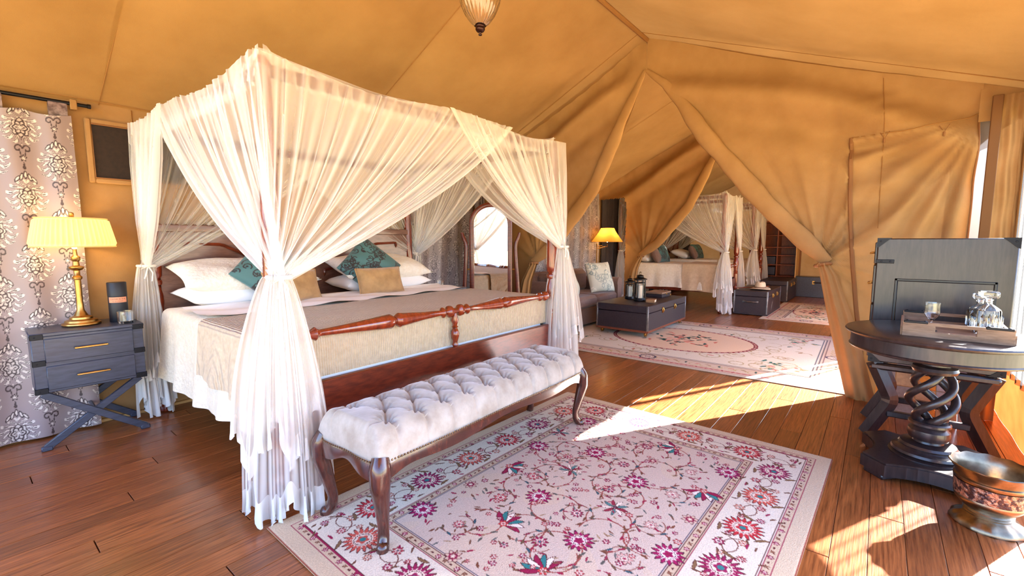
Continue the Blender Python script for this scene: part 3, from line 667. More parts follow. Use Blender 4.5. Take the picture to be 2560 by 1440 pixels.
# knitted throw: fine rib relief along its length
tm = mat('knit_throw', (214, 194, 166), .9, c2=(200, 178, 148), scale=40, sheen=.25)
n = tm.node_tree; wv = n.nodes.new('ShaderNodeTexWave'); wv.inputs['Scale'].default_value = 24; wv.inputs['Distortion'].default_value = 1.2; wv.inputs['Detail'].default_value = 1
wv.bands_direction = 'X'; tcn = n.nodes.new('ShaderNodeTexCoord'); bp = n.nodes.new('ShaderNodeBump'); bp.inputs['Strength'].default_value = .8; bp.inputs['Distance'].default_value = .012
n.links.new(tcn.outputs['Object'], wv.inputs[0]); n.links.new(wv.outputs['Fac'], bp.inputs['Height']); n.links.new(bp.outputs[0], n.nodes['Principled BSDF'].inputs['Normal'])
wv2 = n.nodes.new('ShaderNodeTexWave'); wv2.inputs['Scale'].default_value = 24; wv2.bands_direction = 'DIAGONAL'
spread('knitted_throw', X0 + .05, X1 - .05, YF + .085, 3.22, .822, .46, tm, 'tan knitted throw laid across the foot of the foreground bed', 'throw', foot=.585, seed=4, dx=.085)

def sheet_fold():
    U, W = np.meshgrid(np.linspace(0, 1, 70), np.linspace(0, 1, 30), indexing='ij'); X = lerp(X0 + .02, X1 - .02, U); Y = lerp(3.22, 3.74, W)
    Z = .832 + .010 * np.sin(14 * X + 9 * Y) * np.sin(11 * Y) + .014 * np.exp(-((Y - 3.70) / .04) ** 2)
    g = G(); g.grid(np.stack([X, Y, Z], -1)); put('sheet', g, SHEET, fix=False, ang=4, label='white sheet fold turned back below the pillows of the foreground bed', cat='sheet')
sheet_fold()
def pillow(name, label, cat, matl, c, size, rx, rz=0, ry=0, seed=0, group=None, pinch=.07, n=20, parent=None):
    g = G(); g.pillow(size[0], size[1], size[2], RZ(rz) @ RX(rx) @ RY(ry), n=n, seed=seed, pinch=pinch)
    o = put(name, g, matl, parent, label=label, cat=cat, group=group, weld=.0005, ang=4); o.location = c; return o
pillow('pillow', 'white pillow under the sham at the lamp side of the big bed', 'pillow', SHEET, (1.50, 3.92, .90), (.94, .46, .17), .05, seed=2)
pillow('quilted_pillow', 'cream quilted sham on top of the pillow at the lamp side', 'pillow', SHAM, (1.50, 3.91, 1.045), (.98, .50, .19), .28, seed=3)
pillow('pillow', 'white pillow under the sham at the mirror side of the big bed', 'pillow', SHEET, (2.74, 3.92, .90), (.98, .46, .17), .05, seed=4)
pillow('quilted_pillow', 'cream quilted sham on top of the pillow at the mirror side', 'pillow', SHAM, (2.74, 3.91, 1.045), (1.0, .50, .19), .30, seed=5)
def scroll_cushion(c, label, rz, rx, seed, rot=PI / 4, sz=.46):
    R = Ras(1, 1, .009, (66, 108, 108)); rs = random.Random(seed)
    for _ in range(46):
        cx, cy = rs.uniform(0, 1), rs.uniform(0, 1); q = rs.uniform(.05, .095); a0 = rs.uniform(0, 6.28); R.arc(cx, cy, q, a0, a0 + 5.2, .010, (36, 30, 30), 1, spiral=-.10); R.ros(cx, cy, .022, 4, [(40, 34, 32)] * 4)
        R.arc(cx + q, cy, q * 1.3, a0 + 2, a0 + 4, .009, (40, 34, 32))
    n_ = R.nx; g = G(); g.pillow(sz, sz, .17, RZ(rz) @ RX(rx) @ RZ(rot), n=n_, seed=seed, pinch=.05)
    cc = R.lincol(); me_col = np.concatenate([cc, cc.reshape(n_, n_, 3)[::-1].reshape(-1, 3)])
    o = put('cushion', g, VC_CUSH, label=label, cat='cushion', fix=False, ang=4, col=me_col); o.location = c
    return o
scroll_cushion((2.50, 3.72, 1.06), 'teal scroll-print cushion standing on its corner at the mirror side', -.12, 1.12, 1)
scroll_cushion((1.60, 3.70, 1.06), 'teal scroll-print cushion half hidden behind the net at the lamp side', .10, 1.12, 2)
def piped(name, label, c, size, rz, rx, seed):
    o = pillow(name, label, 'cushion', TAN, c, size, rx, rz, seed=seed, pinch=.04)
    a = np.linspace(-1, 1, 12); w_, h_ = size[0] / 2, size[1] / 2; pn = .04
    pts = [(w_ * t * (1), -h_ * (1 - pn * (1 - t * t))) for t in a] + [(w_ * (1 - pn * (1 - t * t)), h_ * t) for t in a] + [(-w_ * t, h_ * (1 - pn * (1 - t * t))) for t in a] + [(-w_ * (1 - pn * (1 - t * t)), -h_ * t) for t in a]
    M_ = RZ(rz) @ RX(rx); g = G(); g.tube([M_ @ Vector((x_, y_, 0)) for x_, y_ in pts], .006, 6); put('piping', g, TAN, o)
piped('cushion', 'small tan cushion at the middle of the bed behind the tied net', (1.70, 3.58, .945), (.44, .25, .13), .10, 1.25, 7)
piped('cushion', 'small tan cushion leaning on the diamond-set teal cushion', (2.48, 3.54, .935), (.44, .25, .14), -.10, 1.2, 8)

net = thing('mosquito_net', 'white mosquito net draped and tied at the posts of the foreground bed', 'mosquito net', ((X0 + X1) / 2, (YF + YH) / 2, 0))
zr = ZT - .0; o_ = .062; zt_ = 1.135
FL = (X0 - .02, YF - .10, zt_); FR = (X1 + .05, YF - .075, 1.25); HL = (X0 - .06, YH - .06, 1.12); HR = (X1 + .09, YH - .02, 1.16)
net_top(net, X0, X1, YF, YH, ZT)
net_panel(net, (X0 - .07, YF - o_, zr), (2.70, YF - o_, zr), FL, (0, -1, 0), seed=1, pleats=15, sag=.05, nu=190)
net_panel(net, (X1 + .07, YF - o_ - .02, zr), (2.05, YF - o_ - .02, zr), FR, (0, -1, 0), seed=2, pleats=11, sag=.09, nu=150)
net_panel(net, (X0 - o_, YF - .07, zr), (X0 - o_, 3.72, zr), FL, (-1, 0, 0), seed=3, pleats=12, sag=.09, nu=170)
net_panel(net, (X0 - o_ - .02, YH, zr), (X0 - o_ - .02, 3.45, zr), HL, (-1, 0, 0), seed=4, pleats=9, sag=.07)
net_panel(net, (X1 + o_, YF - .07, zr), (X1 + o_, 3.5, zr), FR, (1, 0, 0), seed=5, pleats=14, sag=.09, nu=120)
net_panel(net, (X1 + o_ + .02, YH, zr), (X1 + o_ + .02, 2.75, zr), HR, (1, 0, 0), seed=6, pleats=16, sag=.08)
net_panel(net, (X0, YH + o_, zr), (2.45, YH + o_, zr), HL, (0, 1, 0), seed=7, pleats=18, sag=.05, nu=120)
net_panel(net, (X1, YH + o_, zr), (1.9, YH + o_, zr), HR, (0, 1, 0), seed=8, pleats=18, sag=.05, nu=120)
vd = np.array((-.42, -.9, 0)); dd = np.array((.9, -.42, 0))
net_tail(net, FL, dd, vd, .10, .40, .02, seed=1, pleats=9, rag=.06, hem=.13, matl=NET)
net_tail(net, np.array(FL) + (0, .05, 0), dd, vd, .10, .42, .34, seed=2, pleats=8, rag=.09, hem=.10, shift=(-.01, -.01))
net_tail(net, FR, (.86, -.5, 0), (-.5, -.86, 0), .10, .32, .10, seed=3, pleats=9, rag=.05)
net_tail(net, np.array(FR) + (.02, .03, 0), (.86, -.5, 0), (-.5, -.86, 0), .10, .40, .46, seed=4, pleats=8, rag=.07, shift=(.06, 0))
net_tail(net, HL, (1, 0, 0), (0, -1, 0), .10, .22, .34, seed=5, pleats=8, rag=.05, shift=(-.03, -.02))
net_tail(net, np.array(HL) + (0, .03, 0), (1, 0, 0), (0, -1, 0), .08, .24, .05, seed=6, pleats=7, rag=.08, hem=.34, shift=(.0, -.03))
net_tail(net, HR, (.8, -.6, 0), (-.6, -.8, 0), .10, .22, .25, seed=7, pleats=8)
for T, out in ((FL, (-.3, -1)), (FR, (-.5, -.9)), (HL, (0, -1)), (HR, (-.5, -.8))): tie(net, T, out=out)

# ------------------------------------------------------------ tufted bench
BX0, BX1, BY0, BY1 = 1.02, 2.74, 1.53, 2.01
bench = thing('tufted_bench', 'silver velvet button-tufted bench with cabriole legs at the bed foot', 'bench', ((BX0 + BX1) / 2, (BY0 + BY1) / 2, 0), rz=math.radians(1.2))
bl, bw = BX1 - BX0, BY1 - BY0
btn = []
for r_, yy in enumerate((-.13, 0, .13)):
    nb = 10 if r_ != 1 else 9
    for k in range(nb): btn.append(((k - (nb - 1) / 2) * (bl - .22) / 9.2, yy * 1.0))
nu, nv = 330, 120
U, W = np.meshgrid(np.linspace(-1, 1, nu), np.linspace(-1, 1, nv), indexing='ij')
hx, hy = bl / 2 - .005, bw / 2 - .005
# unrolled superellipse dome: parameter to surface
def sq(t): return np.sign(t) * (1 - (1 - np.abs(t)) ** 1.0)
X = hx * np.sign(U) * (1 - (1 - np.abs(U)) ** 1.25 * 1.0); Y = hy * np.sign(W) * (1 - (1 - np.abs(W)) ** 1.35)
ex = (1 - np.abs(U)); ey = (1 - np.abs(W))
edge = np.minimum(sstep(0, .055, ex), sstep(0, .30, ey)); ed2 = (1 - (1 - np.clip(ex / .09, 0, 1)) ** 2.0) ** .5 * (1 - (1 - np.clip(ey / .60, 0, 1)) ** 2.0) ** .5
Z = .385 + .155 * ed2
for bx, by in btn:
    d = np.hypot(X - bx, Y - by); tb_ = np.arctan2(Y - by, X - bx); Z -= (.030 * np.exp(-(d / .020) ** 2) + .016 * np.exp(-(d / .050) ** 2) + .007 * np.exp(-((d - .028) / .022) ** 2) * np.cos(9 * tb_ + bx * 40)) * edge
for i, (ax, ay) in enumerate(btn):
    for bx, by in btn[i + 1:]:
        L = math.hypot(bx - ax, by - ay)
        if L < .175 and abs(by - ay) > .05:
            t = np.clip(((X - ax) * (bx - ax) + (Y - ay) * (by - ay)) / L ** 2, 0, 1); d = np.hypot(X - ax - t * (bx - ax), Y - ay - t * (by - ay)); Z -= (.011 * np.exp(-(d / .007) ** 2) + .006 * np.exp(-(d / .022) ** 2)) * edge
    if abs(ay) > .1:
        s_ = np.sign(ay); d = np.abs(X - ax - .01 * np.sin(30 * Y)); mk = sstep(0, .02, (Y - ay) * s_); Z -= .013 * np.exp(-(d / .010) ** 2) * mk * sstep(0, .12, ey)
        Y = Y - s_ * .006 * np.exp(-(d / .012) ** 2) * mk * (ey < .3)
    if abs(ax) > bl / 2 - .16:
        s_ = np.sign(ax); d = np.abs(Y - ay); mk = sstep(0, .02, (X - ax) * s_); Z -= .012 * np.exp(-(d / .010) ** 2) * mk
Z += .0025 * np.sin(70 * X + 20 * np.sin(9 * Y)) * np.exp(-((np.abs(W) - .8) / .2) ** 2) * edge
g = G(); g.grid(np.stack([X, Y, Z], -1)); seat = put('seat_cushion', g, VELV, bench, fix=False, ang=4)
gb = G(); gb.lathe([(.0, -.004), (.010, -.003), (.013, .002), (.008, .007), (0, .009)], seg=10); bmx = None
for bx, by in btn:
    i, j = np.unravel_index(np.argmin(np.hypot(X - bx, Y - by)), X.shape)
    if bmx is None: o = put('button', gb, VELV, seat); bmx = o.data
    else: o = bpy.data.objects.new('button', bmx); COL.objects.link(o); o.parent = seat
    o.location = (bx, by, Z[i, j] + .001)
# shaped apron: closed rails with scalloped lower edge
def apron(a, b, nrm, ln):
    n_ = 60; t = np.linspace(0, 1, n_); a, b = np.array(a), np.array(b); P = a + (b - a) * t[:, None]
    low = .335 - .045 * np.exp(-(np.minimum(t, 1 - t) * ln / .10) ** 2) + .012 * np.cos(2 * PI * t * 2) + .01; bow = .012 * np.sin(PI * t) + .006 * np.sin(3 * PI * t)
    rows = []
    for z_, d in (('l', -.012), ('l', .012), ('m', .016), ('h', .010), ('h', -.012)):
        z = low if z_ == 'l' else (.37 if z_ == 'm' else .392)
        rows.append(np.stack([P[:, 0] + nrm[0] * (d + bow), P[:, 1] + nrm[1] * (d + bow), np.full(n_, 1.0) * z], -1))
    rows.append(rows[0]); g = G(); g.grid(np.stack(rows)); put('apron', g, BENCHW, bench)
    nl = G(); k = int(ln / .017)
    for q in np.linspace(.02, .98, k):
        p = a + (b - a) * q; bb = .012 * math.sin(PI * q) + .006 * math.sin(3 * PI * q) + .012
        nl.lathe([(.0055, 0), (.004, .003), (0, .004)], seg=5, M=TR(p[0] + nrm[0] * bb, p[1] + nrm[1] * bb, .397) @ (RX(PI / 2) if nrm[1] < 0 else RX(-PI / 2) if nrm[1] > 0 else RY(PI / 2 * nrm[0])))
    put('nail_trim', nl, ANTB, bench, kind='stuff')
ix, iy = bl / 2 - .02, bw / 2 - .02
apron((-ix, -iy), (ix, -iy), (0, -1), bl); apron((-ix, iy), (ix, iy), (0, 1), bl); apron((-ix, -iy), (-ix, iy), (-1, 0), bw); apron((ix, -iy), (ix, iy), (1, 0), bw)
for sx in (-1, 1):
    for sy in (-1, 1):
        t = np.linspace(0, 1, 26); z = .40 * (1 - t) + .012
        off = np.interp(t, [0, .12, .3, .55, .78, .9, 1], [.0, .022, .026, .0, -.022, -.018, .012]); rad = np.interp(t, [0, .1, .3, .55, .8, .9, 1], [.032, .040, .036, .028, .021, .022, .024])
        d = np.array((sx, sy)) / math.sqrt(2); c = np.array((sx * (ix - .012), sy * (iy - .012)))
        g = G(); g.tube(np.stack([c[0] + d[0] * off, c[1] + d[1] * off, z], -1), rad, 14, sq=3.0)
        fz = [(0, 0), (.020, .0), (.026, .012), (.026, .03), (.018, .044), (0, .05)]
        g.lathe(fz, (c[0] + d[0] * .014, c[1] + d[1] * .014, 0), 14); put('leg', g, BENCHW, bench, ang=.8)

# ------------------------------------------------------------ bedside table (campaign style, X legs)
def make_nightstand(label, c, rz, group=None):
    t = thing('bedside_table', label, 'bedside table', c, rz)
    W_, D_, zb, z1 = .53, .40, .375, .745
    g = G(); g.box((-W_ / 2, -D_ / 2, zb), (W_ / 2, D_ / 2, z1 - .02), .004); g.box((-W_ / 2 - .006, -D_ / 2 - .008, z1 - .022), (W_ / 2 + .006, D_ / 2 + .004, z1), .004); put('case', g, NAVYW, t)
    for k, z in enumerate((.392, .562)):
        g = G(); g.box((-W_ / 2 + .055, -D_ / 2 - .010, z), (W_ / 2 - .055, -D_ / 2 + .01, z + .145), .003); d = put('drawer', g, NAVYW, t)
        g = G(); g.box((-.08, -D_ / 2 - .036, z + .068), (.08, -D_ / 2 - .027, z + .080), .003)
        for s_ in (-.065, .065): g.box((s_ - .005, -D_ / 2 - .03, z + .070), (s_ + .005, -D_ / 2 - .008, z + .078), .002)
        put('handle', g, BRASS, d)
    for sx in (-1, 1):
        for z in (zb - .002, .545, z1 - .038):
            g = G(); a = sx * (W_ / 2 + .003); g.box((a, -D_ / 2 - .010, z), (a - sx * .058, -D_ / 2 - .002, z + .034), .002); g.box((a, -D_ / 2 - .010, z), (a - sx * .005, -D_ / 2 + .05, z + .034), .002)
            g.lathe([(.005, 0), (.0045, .003), (0, .004)], seg=8, M=TR(a - sx * .02, -D_ / 2 - .010, z + .017) @ RX(PI / 2)); put('corner_bracket', g, BLACKM, t)
    for yy in (-D_ / 2 + .03, D_ / 2 - .03):
        for s_, dy in ((1, 0), (-1, .026)):
            g = G(); x0_, x1_ = -s_ * (W_ / 2 - .03), s_ * (W_ / 2 - .025); L = math.hypot(x1_ - x0_, zb - .02); a = math.atan2(zb - .03, x0_ - x1_)
            M_ = TR((x0_ + x1_) / 2, yy + dy, zb / 2 + .005) @ RY(-a); g.box((-L / 2, -.013, -.021), (L / 2, .013, .021), .003, M=M_)
            g.box((x1_ - .026 - s_ * .0, yy + dy - .016, 0), (x1_ + .026, yy + dy + .016, .030), .005); put('leg', g, NAVYW, t)
    g = G(); g.tube([(0, -D_ / 2 + .03, .19), (0, D_ / 2 - .03, .19)], .012, 8); put('stretcher', g, NAVYW, t)
    return t
make_nightstand('blue-black campaign bedside table with brass pulls carrying the lit lamp', (.548, 4.09, 0), math.radians(-2))
ns2 = make_nightstand('dark bedside table at the far side of the foreground bed, by the mirror', (3.68, 4.04, 0), 0)

lamp = thing('table_lamp', 'lit brass table lamp with pleated yellow shade on the near bedside table', 'lamp', (.535, 4.10, .745))
g = G(); g.lathe([(.095, 0), (.100, .008), (.098, .016), (.085, .022), (.082, .034), (.060, .042), (.058, .054), (.036, .064), (.030, .078), (.020, .10), (.017, .16), (.017, .30), (.024, .305), (.026, .318), (.016, .33), (.016, .36), (.030, .366), (.038, .378), (.038, .386), (.018, .394), (.016, .42), (.024, .43), (.024, .45), (.012, .46), (.010, .50)], seg=32); put('base', g, BRASS, lamp)
g = G(); g.lathe([(.004, .50), (.004, .70), (.016, .702), (.010, .712), (.014, .722), (.012, .736), (0, .742)], seg=14); put('finial', g, BRASS, lamp)
pl = 64; th = np.linspace(0, 2 * PI, pl * 8 + 1)[:-1]; A = []
for r_, z in ((.205, .515), (.207, .525), (.203, .54), (.175, .685), (.172, .692), (.170, .70)):
    rr = r_ * (1 + (.050 * np.cos(pl * .75 * th)) * (.53 < z < .69)); A.append(np.stack([rr * np.cos(th), rr * np.sin(th), np.full_like(th, z)], -1))
A = np.array(A).transpose(1, 0, 2); g = G(); g.grid(A, closeu=True); put('lamp_shade', g, SHADE, lamp, fix=False, ang=4)
g = G()
for r_, z in ((.206, .518), (.172, .698)): t = np.linspace(0, 2 * PI, 60); g.tube(np.stack([r_ * np.cos(t), r_ * np.sin(t), np.full_like(t, z)], -1), .005, 6)
for a in (0, 2.1, 4.2): g.tube([(.0, 0, .690), (.17 * math.cos(a), .17 * math.sin(a), .697)], .0025, 5)
put('shade_rim', g, SHADE, lamp)
BULB = bpy.data.materials.new('bulb_glow'); BULB.use_nodes = True; b_ = BULB.node_tree.nodes['Principled BSDF']; b_.inputs['Emission Color'].default_value = (1, .72, .34, 1); b_.inputs['Emission Strength'].default_value = 12
g = G(); g.lathe([(0, 0), (.012, .004), (.014, .03), (.028, .06), (.026, .08), (0, .095)], (0, 0, .50), 14); put('bulb', g, BULB, lamp)
def bulb_light(loc, e, c=(1, .66, .28), r=.04):
    l = bpy.data.lights.new('lamp_light', 'POINT'); l.energy = e; l.color = c; l.shadow_soft_size = r
    o = bpy.data.objects.new('lamp_light', l); COL.objects.link(o); o.location = loc; return o
bulb_light((.535, 4.10, 1.34), 5.5, c=(1, .68, .30), r=.05)
BL2 = []
can = thing('canister', 'black cylindrical canister with an orange label beside the lamp', 'canister', (.725, 4.08, .745))
cm = mat('black_card', (20, 20, 26), .5); lm = mat('orange_label', (226, 148, 110), .6)
g = G(); g.lathe([(.050, 0), (.052, .003), (.052, .17), (.0512, .172), (.0512, .174), (.053, .176), (.053, .268), (.050, .272), (0, .272)], seg=36); put('tube', g, cm, can)
a = np.linspace(-2.75, -.75, 30); g = G(); g.grid(np.stack([np.stack([.0535 * np.cos(a), .0535 * np.sin(a), np.full_like(a, z)], -1) for z in (.135, .172)])); put('label_band', g, lm, can, fix=False, ang=4)
def lettering(txt, size, wrap_r, a_mid, z, parent, name='lettering'):
    tcv = bpy.data.curves.new('t', 'FONT'); tcv.body = txt; tcv.size = size; tcv.align_x = 'CENTER'; to = bpy.data.objects.new('t', tcv); COL.objects.link(to)
    bpy.context.view_layer.update(); me = bpy.data.meshes.new_from_object(to.evaluated_get(bpy.context.evaluated_depsgraph_get())); bpy.data.objects.remove(to)
    for v in me.vertices: an = a_mid + v.co.x / wrap_r; v.co = Vector((wrap_r * math.cos(an), wrap_r * math.sin(an), z + v.co.y))
    me.materials.clear(); o = put(name, me, cm, parent); return o
lettering('CUSTER IN RUE', .0125, .0542, -1.75, .155, can); lettering('No. 26 LONDON', .008, .0542, -1.75, .141, can)
def tumbler(label, c, r=.040, h=.085):
    t = thing('tumbler', label, 'glass', c); g = G()
    g.lathe([(r * .9, 0), (r * .95, .004), (r, h), (r - .004, h), (r - .007, .016), (0, .014)], seg=40, flute=10, fa=.02); put('glass_body', g, CRYST, t, ang=.5); return t
tumbler('cut-glass tumbler in front of the black canister', (.735, 3.955, .7455), r=.045, h=.082)
tumbler('cut-glass tumbler on the bedside table by the mirror', (3.60, 3.97, .7455), r=.045, h=.10)

# ------------------------------------------------------------ rugs
IV, CR, CRIM, DK, TEAL, TANC = (232, 216, 200), (222, 200, 184), (150, 36, 74), (92, 44, 48), (58, 128, 128), (196, 168, 138)
def floral_rug(w_, h_, res, seed, field=(208, 187, 172), border=(222, 209, 190)):
    R = Ras(w_, h_, res, (206, 184, 156)); rs = random.Random(seed); X, Y = R.X, R.Y
    d = np.minimum(np.minimum(X, w_ - X), np.minimum(Y, h_ - Y))
    nz = np.sin(7 * X + 3 * np.sin(5 * Y)) * np.sin(6 * Y + 2 * np.sin(4 * X)); nz2 = np.sin(3 * X + 1) * np.sin(2.6 * Y)
    R.full((d > .075).astype(float), (205, 180, 152)); R.full((d > .115).astype(float), border); R.full((d > .355).astype(float), (205, 180, 152)); R.full((d > .398).astype(float), field)
    R.full(((d > .398) & (nz * .6 + nz2 * .5 > .25)).astype(float), (214, 190, 166), .55)
    for a, wd, c in ((.075, .0022, CRIM), (.082, .0018, DK), (.114, .0022, CRIM), (.121, .0015, DK), (.352, .0022, CRIM), (.36, .0015, DK), (.396, .002, DK), (.404, .0022, (70, 72, 96))): R.full((np.abs(d - a) < wd).astype(float), c)
    def along(dist, step, fn, off=0.0):
        k = 0
        for (x0, y0, x1, y1) in ((dist, dist, w_ - dist, dist), (w_ - dist, dist, w_ - dist, h_ - dist), (w_ - dist, h_ - dist, dist, h_ - dist), (dist, h_ - dist, dist, dist)):
            L = math.hypot(x1 - x0, y1 - y0); n_ = max(1, round(L / step))
            for i in range(n_):
                t = (i + off) / n_; fn(x0 + (x1 - x0) * t, y0 + (y1 - y0) * t, k, math.atan2(y1 - y0, x1 - x0)); k += 1
    for dist in (.098, .377):
        along(dist, .115, lambda x, y, k, a: R.ros(x, y, .016, 6, [DK, CRIM, IV, CRIM], k), .25)
        along(dist, .115, lambda x, y, k, a: (R.leaf(x, y, .03, .010, a + .7, (120, 64, 50)), R.leaf(x, y, .026, .010, a - .8, (140, 100, 80))), .62)
        along(dist, .115, lambda x, y, k, a: R.leaf(x, y, .018, .010, a, DK), .9)
    def big(x, y, k, a):
        c = ((190, 52, 60), (206, 92, 78), (152, 40, 84))[k % 3]
        R.ros(x, y, .088, 18, [DK, c, (236, 214, 196), TEAL], k)
        for q in range(3): R.leaf(x + .10 * math.cos(a + q * 2.1), y + .10 * math.sin(a + q * 2.1), .06, .014, a + q * 2.1 + 1.2, (132, 100, 70), DK)
    def small(x, y, k, a):
        p = (math.cos(a), math.sin(a)); q = (-p[1], p[0])
        R.arc(x - q[0] * .03, y - q[1] * .03, .07, a, a + 3.6, .0026, (120, 70, 60)); R.arc(x + q[0] * .04, y + q[1] * .04, .06, a + 3, a + 6.2, .0026, (120, 70, 60))
        for j, (u, v, r_) in enumerate(((0, .055, .028), (.05, -.03, .024), (-.06, -.05, .022), (.085, .04, .018), (-.07, .03, .019))):
            R.ros(x + p[0] * u + q[0] * v, y + p[1] * u + q[1] * v, r_, 7 + j % 3, [DK, (CRIM, (196, 120, 96), (170, 60, 70))[(j + k) % 3], IV, (TEAL, CRIM)[j % 2]], j)
        for j in range(9):
            b = rs.uniform(0, 6.28); rr = rs.uniform(.06, .13); R.leaf(x + rr * math.cos(b), y + rr * math.sin(b), rs.uniform(.03, .05), .011, b + 1, (112, 74, 58) if j % 3 else CRIM)
    along(.235, .36, small, .0); along(.235, .36, big, .5)
    # field: scrolling vines, rosettes, palmettes, leaves
    pts = []
    gx = int((w_ - .86) / .31); gy = int((h_ - .86) / .30)
    for i in range(gx + 1):
        for j in range(gy + 1):
            pts.append((.44 + (w_ - .88) * (i + .5 * (j % 2) * .9) / (gx + .45) + rs.uniform(-.03, .03), .45 + (h_ - .90) * j / max(1, gy) + rs.uniform(-.03, .03)))
    def ok(x, y, r): return r < x - .41 and x + r < w_ - .41 and y - r > .41 and y + r < h_ - .41
    for (x, y) in pts:
        a0 = rs.uniform(0, 6.28); r = rs.uniform(.10, .15)
        for q in range(2):
            cx, cy = x + r * math.cos(a0 + q * 3.1), y + r * math.sin(a0 + q * 3.1)
            if ok(cx, cy, r): R.arc(cx, cy, r, a0 + 1, a0 + 5.4, .0032, (150, 74, 66), .9, spiral=-.02)
            for j in range(7):
                b = a0 + 1 + j * .7; px_, py_ = cx + r * math.cos(b), cy + r * math.sin(b)
                if ok(px_, py_, .03): R.leaf(px_, py_, .036, .012, b + 1.1, ((120, 74, 56), (154, 40, 70), (96, 92, 86))[j % 3])
    for k, (x, y) in enumerate(pts):
        if not ok(x, y, .0): continue
        t = k % 5
        if t in (0, 3): R.ros(x, y, .070, 13, [(74, 30, 52), (158, 34, 88), (238, 224, 214), CRIM], k)
        elif t == 1:
            for j in range(7): b = k + (j - 3) * .42; R.leaf(x + .052 * math.cos(b), y + .052 * math.sin(b), .085, .024, b, (CRIM, (240, 226, 214), TEAL)[j % 3], DK)
            R.ros(x, y, .026, 6, [DK, (206, 70, 70), IV, TEAL], k)
        elif t == 2: R.ros(x, y, .040, 8, [DK, (214, 182, 160), CRIM, IV], k)
        else:
            R.ros(x, y, .03, 7, [DK, CRIM, IV, TEAL], k)
            for j in range(9): b = k + j * .7; R.leaf(x + .038 * math.cos(b), y + .038 * math.sin(b), .055, .016, b, ((150, 50, 70), (90, 130, 130), (236, 220, 206))[j % 3], (80, 46, 46))
    for k, (x, y) in enumerate(pts):
        x2, y2 = x + rs.uniform(.11, .17), y + rs.uniform(.10, .16)
        if not ok(x2, y2, .05): continue
        a0 = rs.uniform(0, 6.28); R.arc(x2, y2, .075, a0, a0 + 4.6, .0026, (140, 84, 70), .9, spiral=-.04)
        R.ros(x2, y2, rs.uniform(.030, .042), 8 + k % 3, [(96, 60, 60), ((210, 160, 150), CRIM, (196, 96, 100), (226, 206, 190))[k % 4], IV, (CRIM, TEAL)[k % 2]], k)
        for j in range(6): b = a0 + j * .8; R.leaf(x2 + .075 * math.cos(b), y2 + .075 * math.sin(b), .034, .010, b + 1.2, ((112, 86, 66), (60, 92, 104), (150, 60, 80))[j % 3], (84, 60, 56))
    for _ in range(420):
        x, y = rs.uniform(.42, w_ - .42), rs.uniform(.42, h_ - .42)
        if rs.random() < .3: R.ros(x, y, rs.uniform(.014, .022), 6, [DK, (CRIM, (180, 70, 76))[_ % 2], IV, TEAL], _)
        else: R.leaf(x, y, rs.uniform(.018, .04), .009, rs.uniform(0, 6.28), ((124, 84, 66), (154, 50, 74), (110, 108, 104), (170, 140, 110))[_ % 4])
    R.full((d < .006).astype(float), (150, 84, 66)); return R
def lay_rug(name, label, R, c, rz, th=.012):
    rt_ = thing(name, label, 'rug', c, rz)
    P = np.stack([R.X - R.w / 2, R.Y - R.h / 2, np.full_like(R.X, th)], -1); d = np.minimum(np.minimum(R.X, R.w - R.X), np.minimum(R.Y, R.h - R.Y))
    P[..., 2] -= .004 * np.exp(-(d / .006) ** 2)
    g = G(); g.grid(P); put('pile', g, VC_RUG, rt_, fix=False, smooth=False, ang=4, col=R.lincol())
    g = G()
    a, b = R.w / 2, R.h / 2
    g.box((-a, -b, .001), (a, b, th - .003), .003); put('rug_edge', g, RUGEDGE, rt_); return rt_
lay_rug('floral_rug', 'cream floral rug with crimson rosettes in front of the tufted bench', floral_rug(2.45, 1.88, .0040, 5), (2.012, 1.108, 0), math.radians(-1.6))

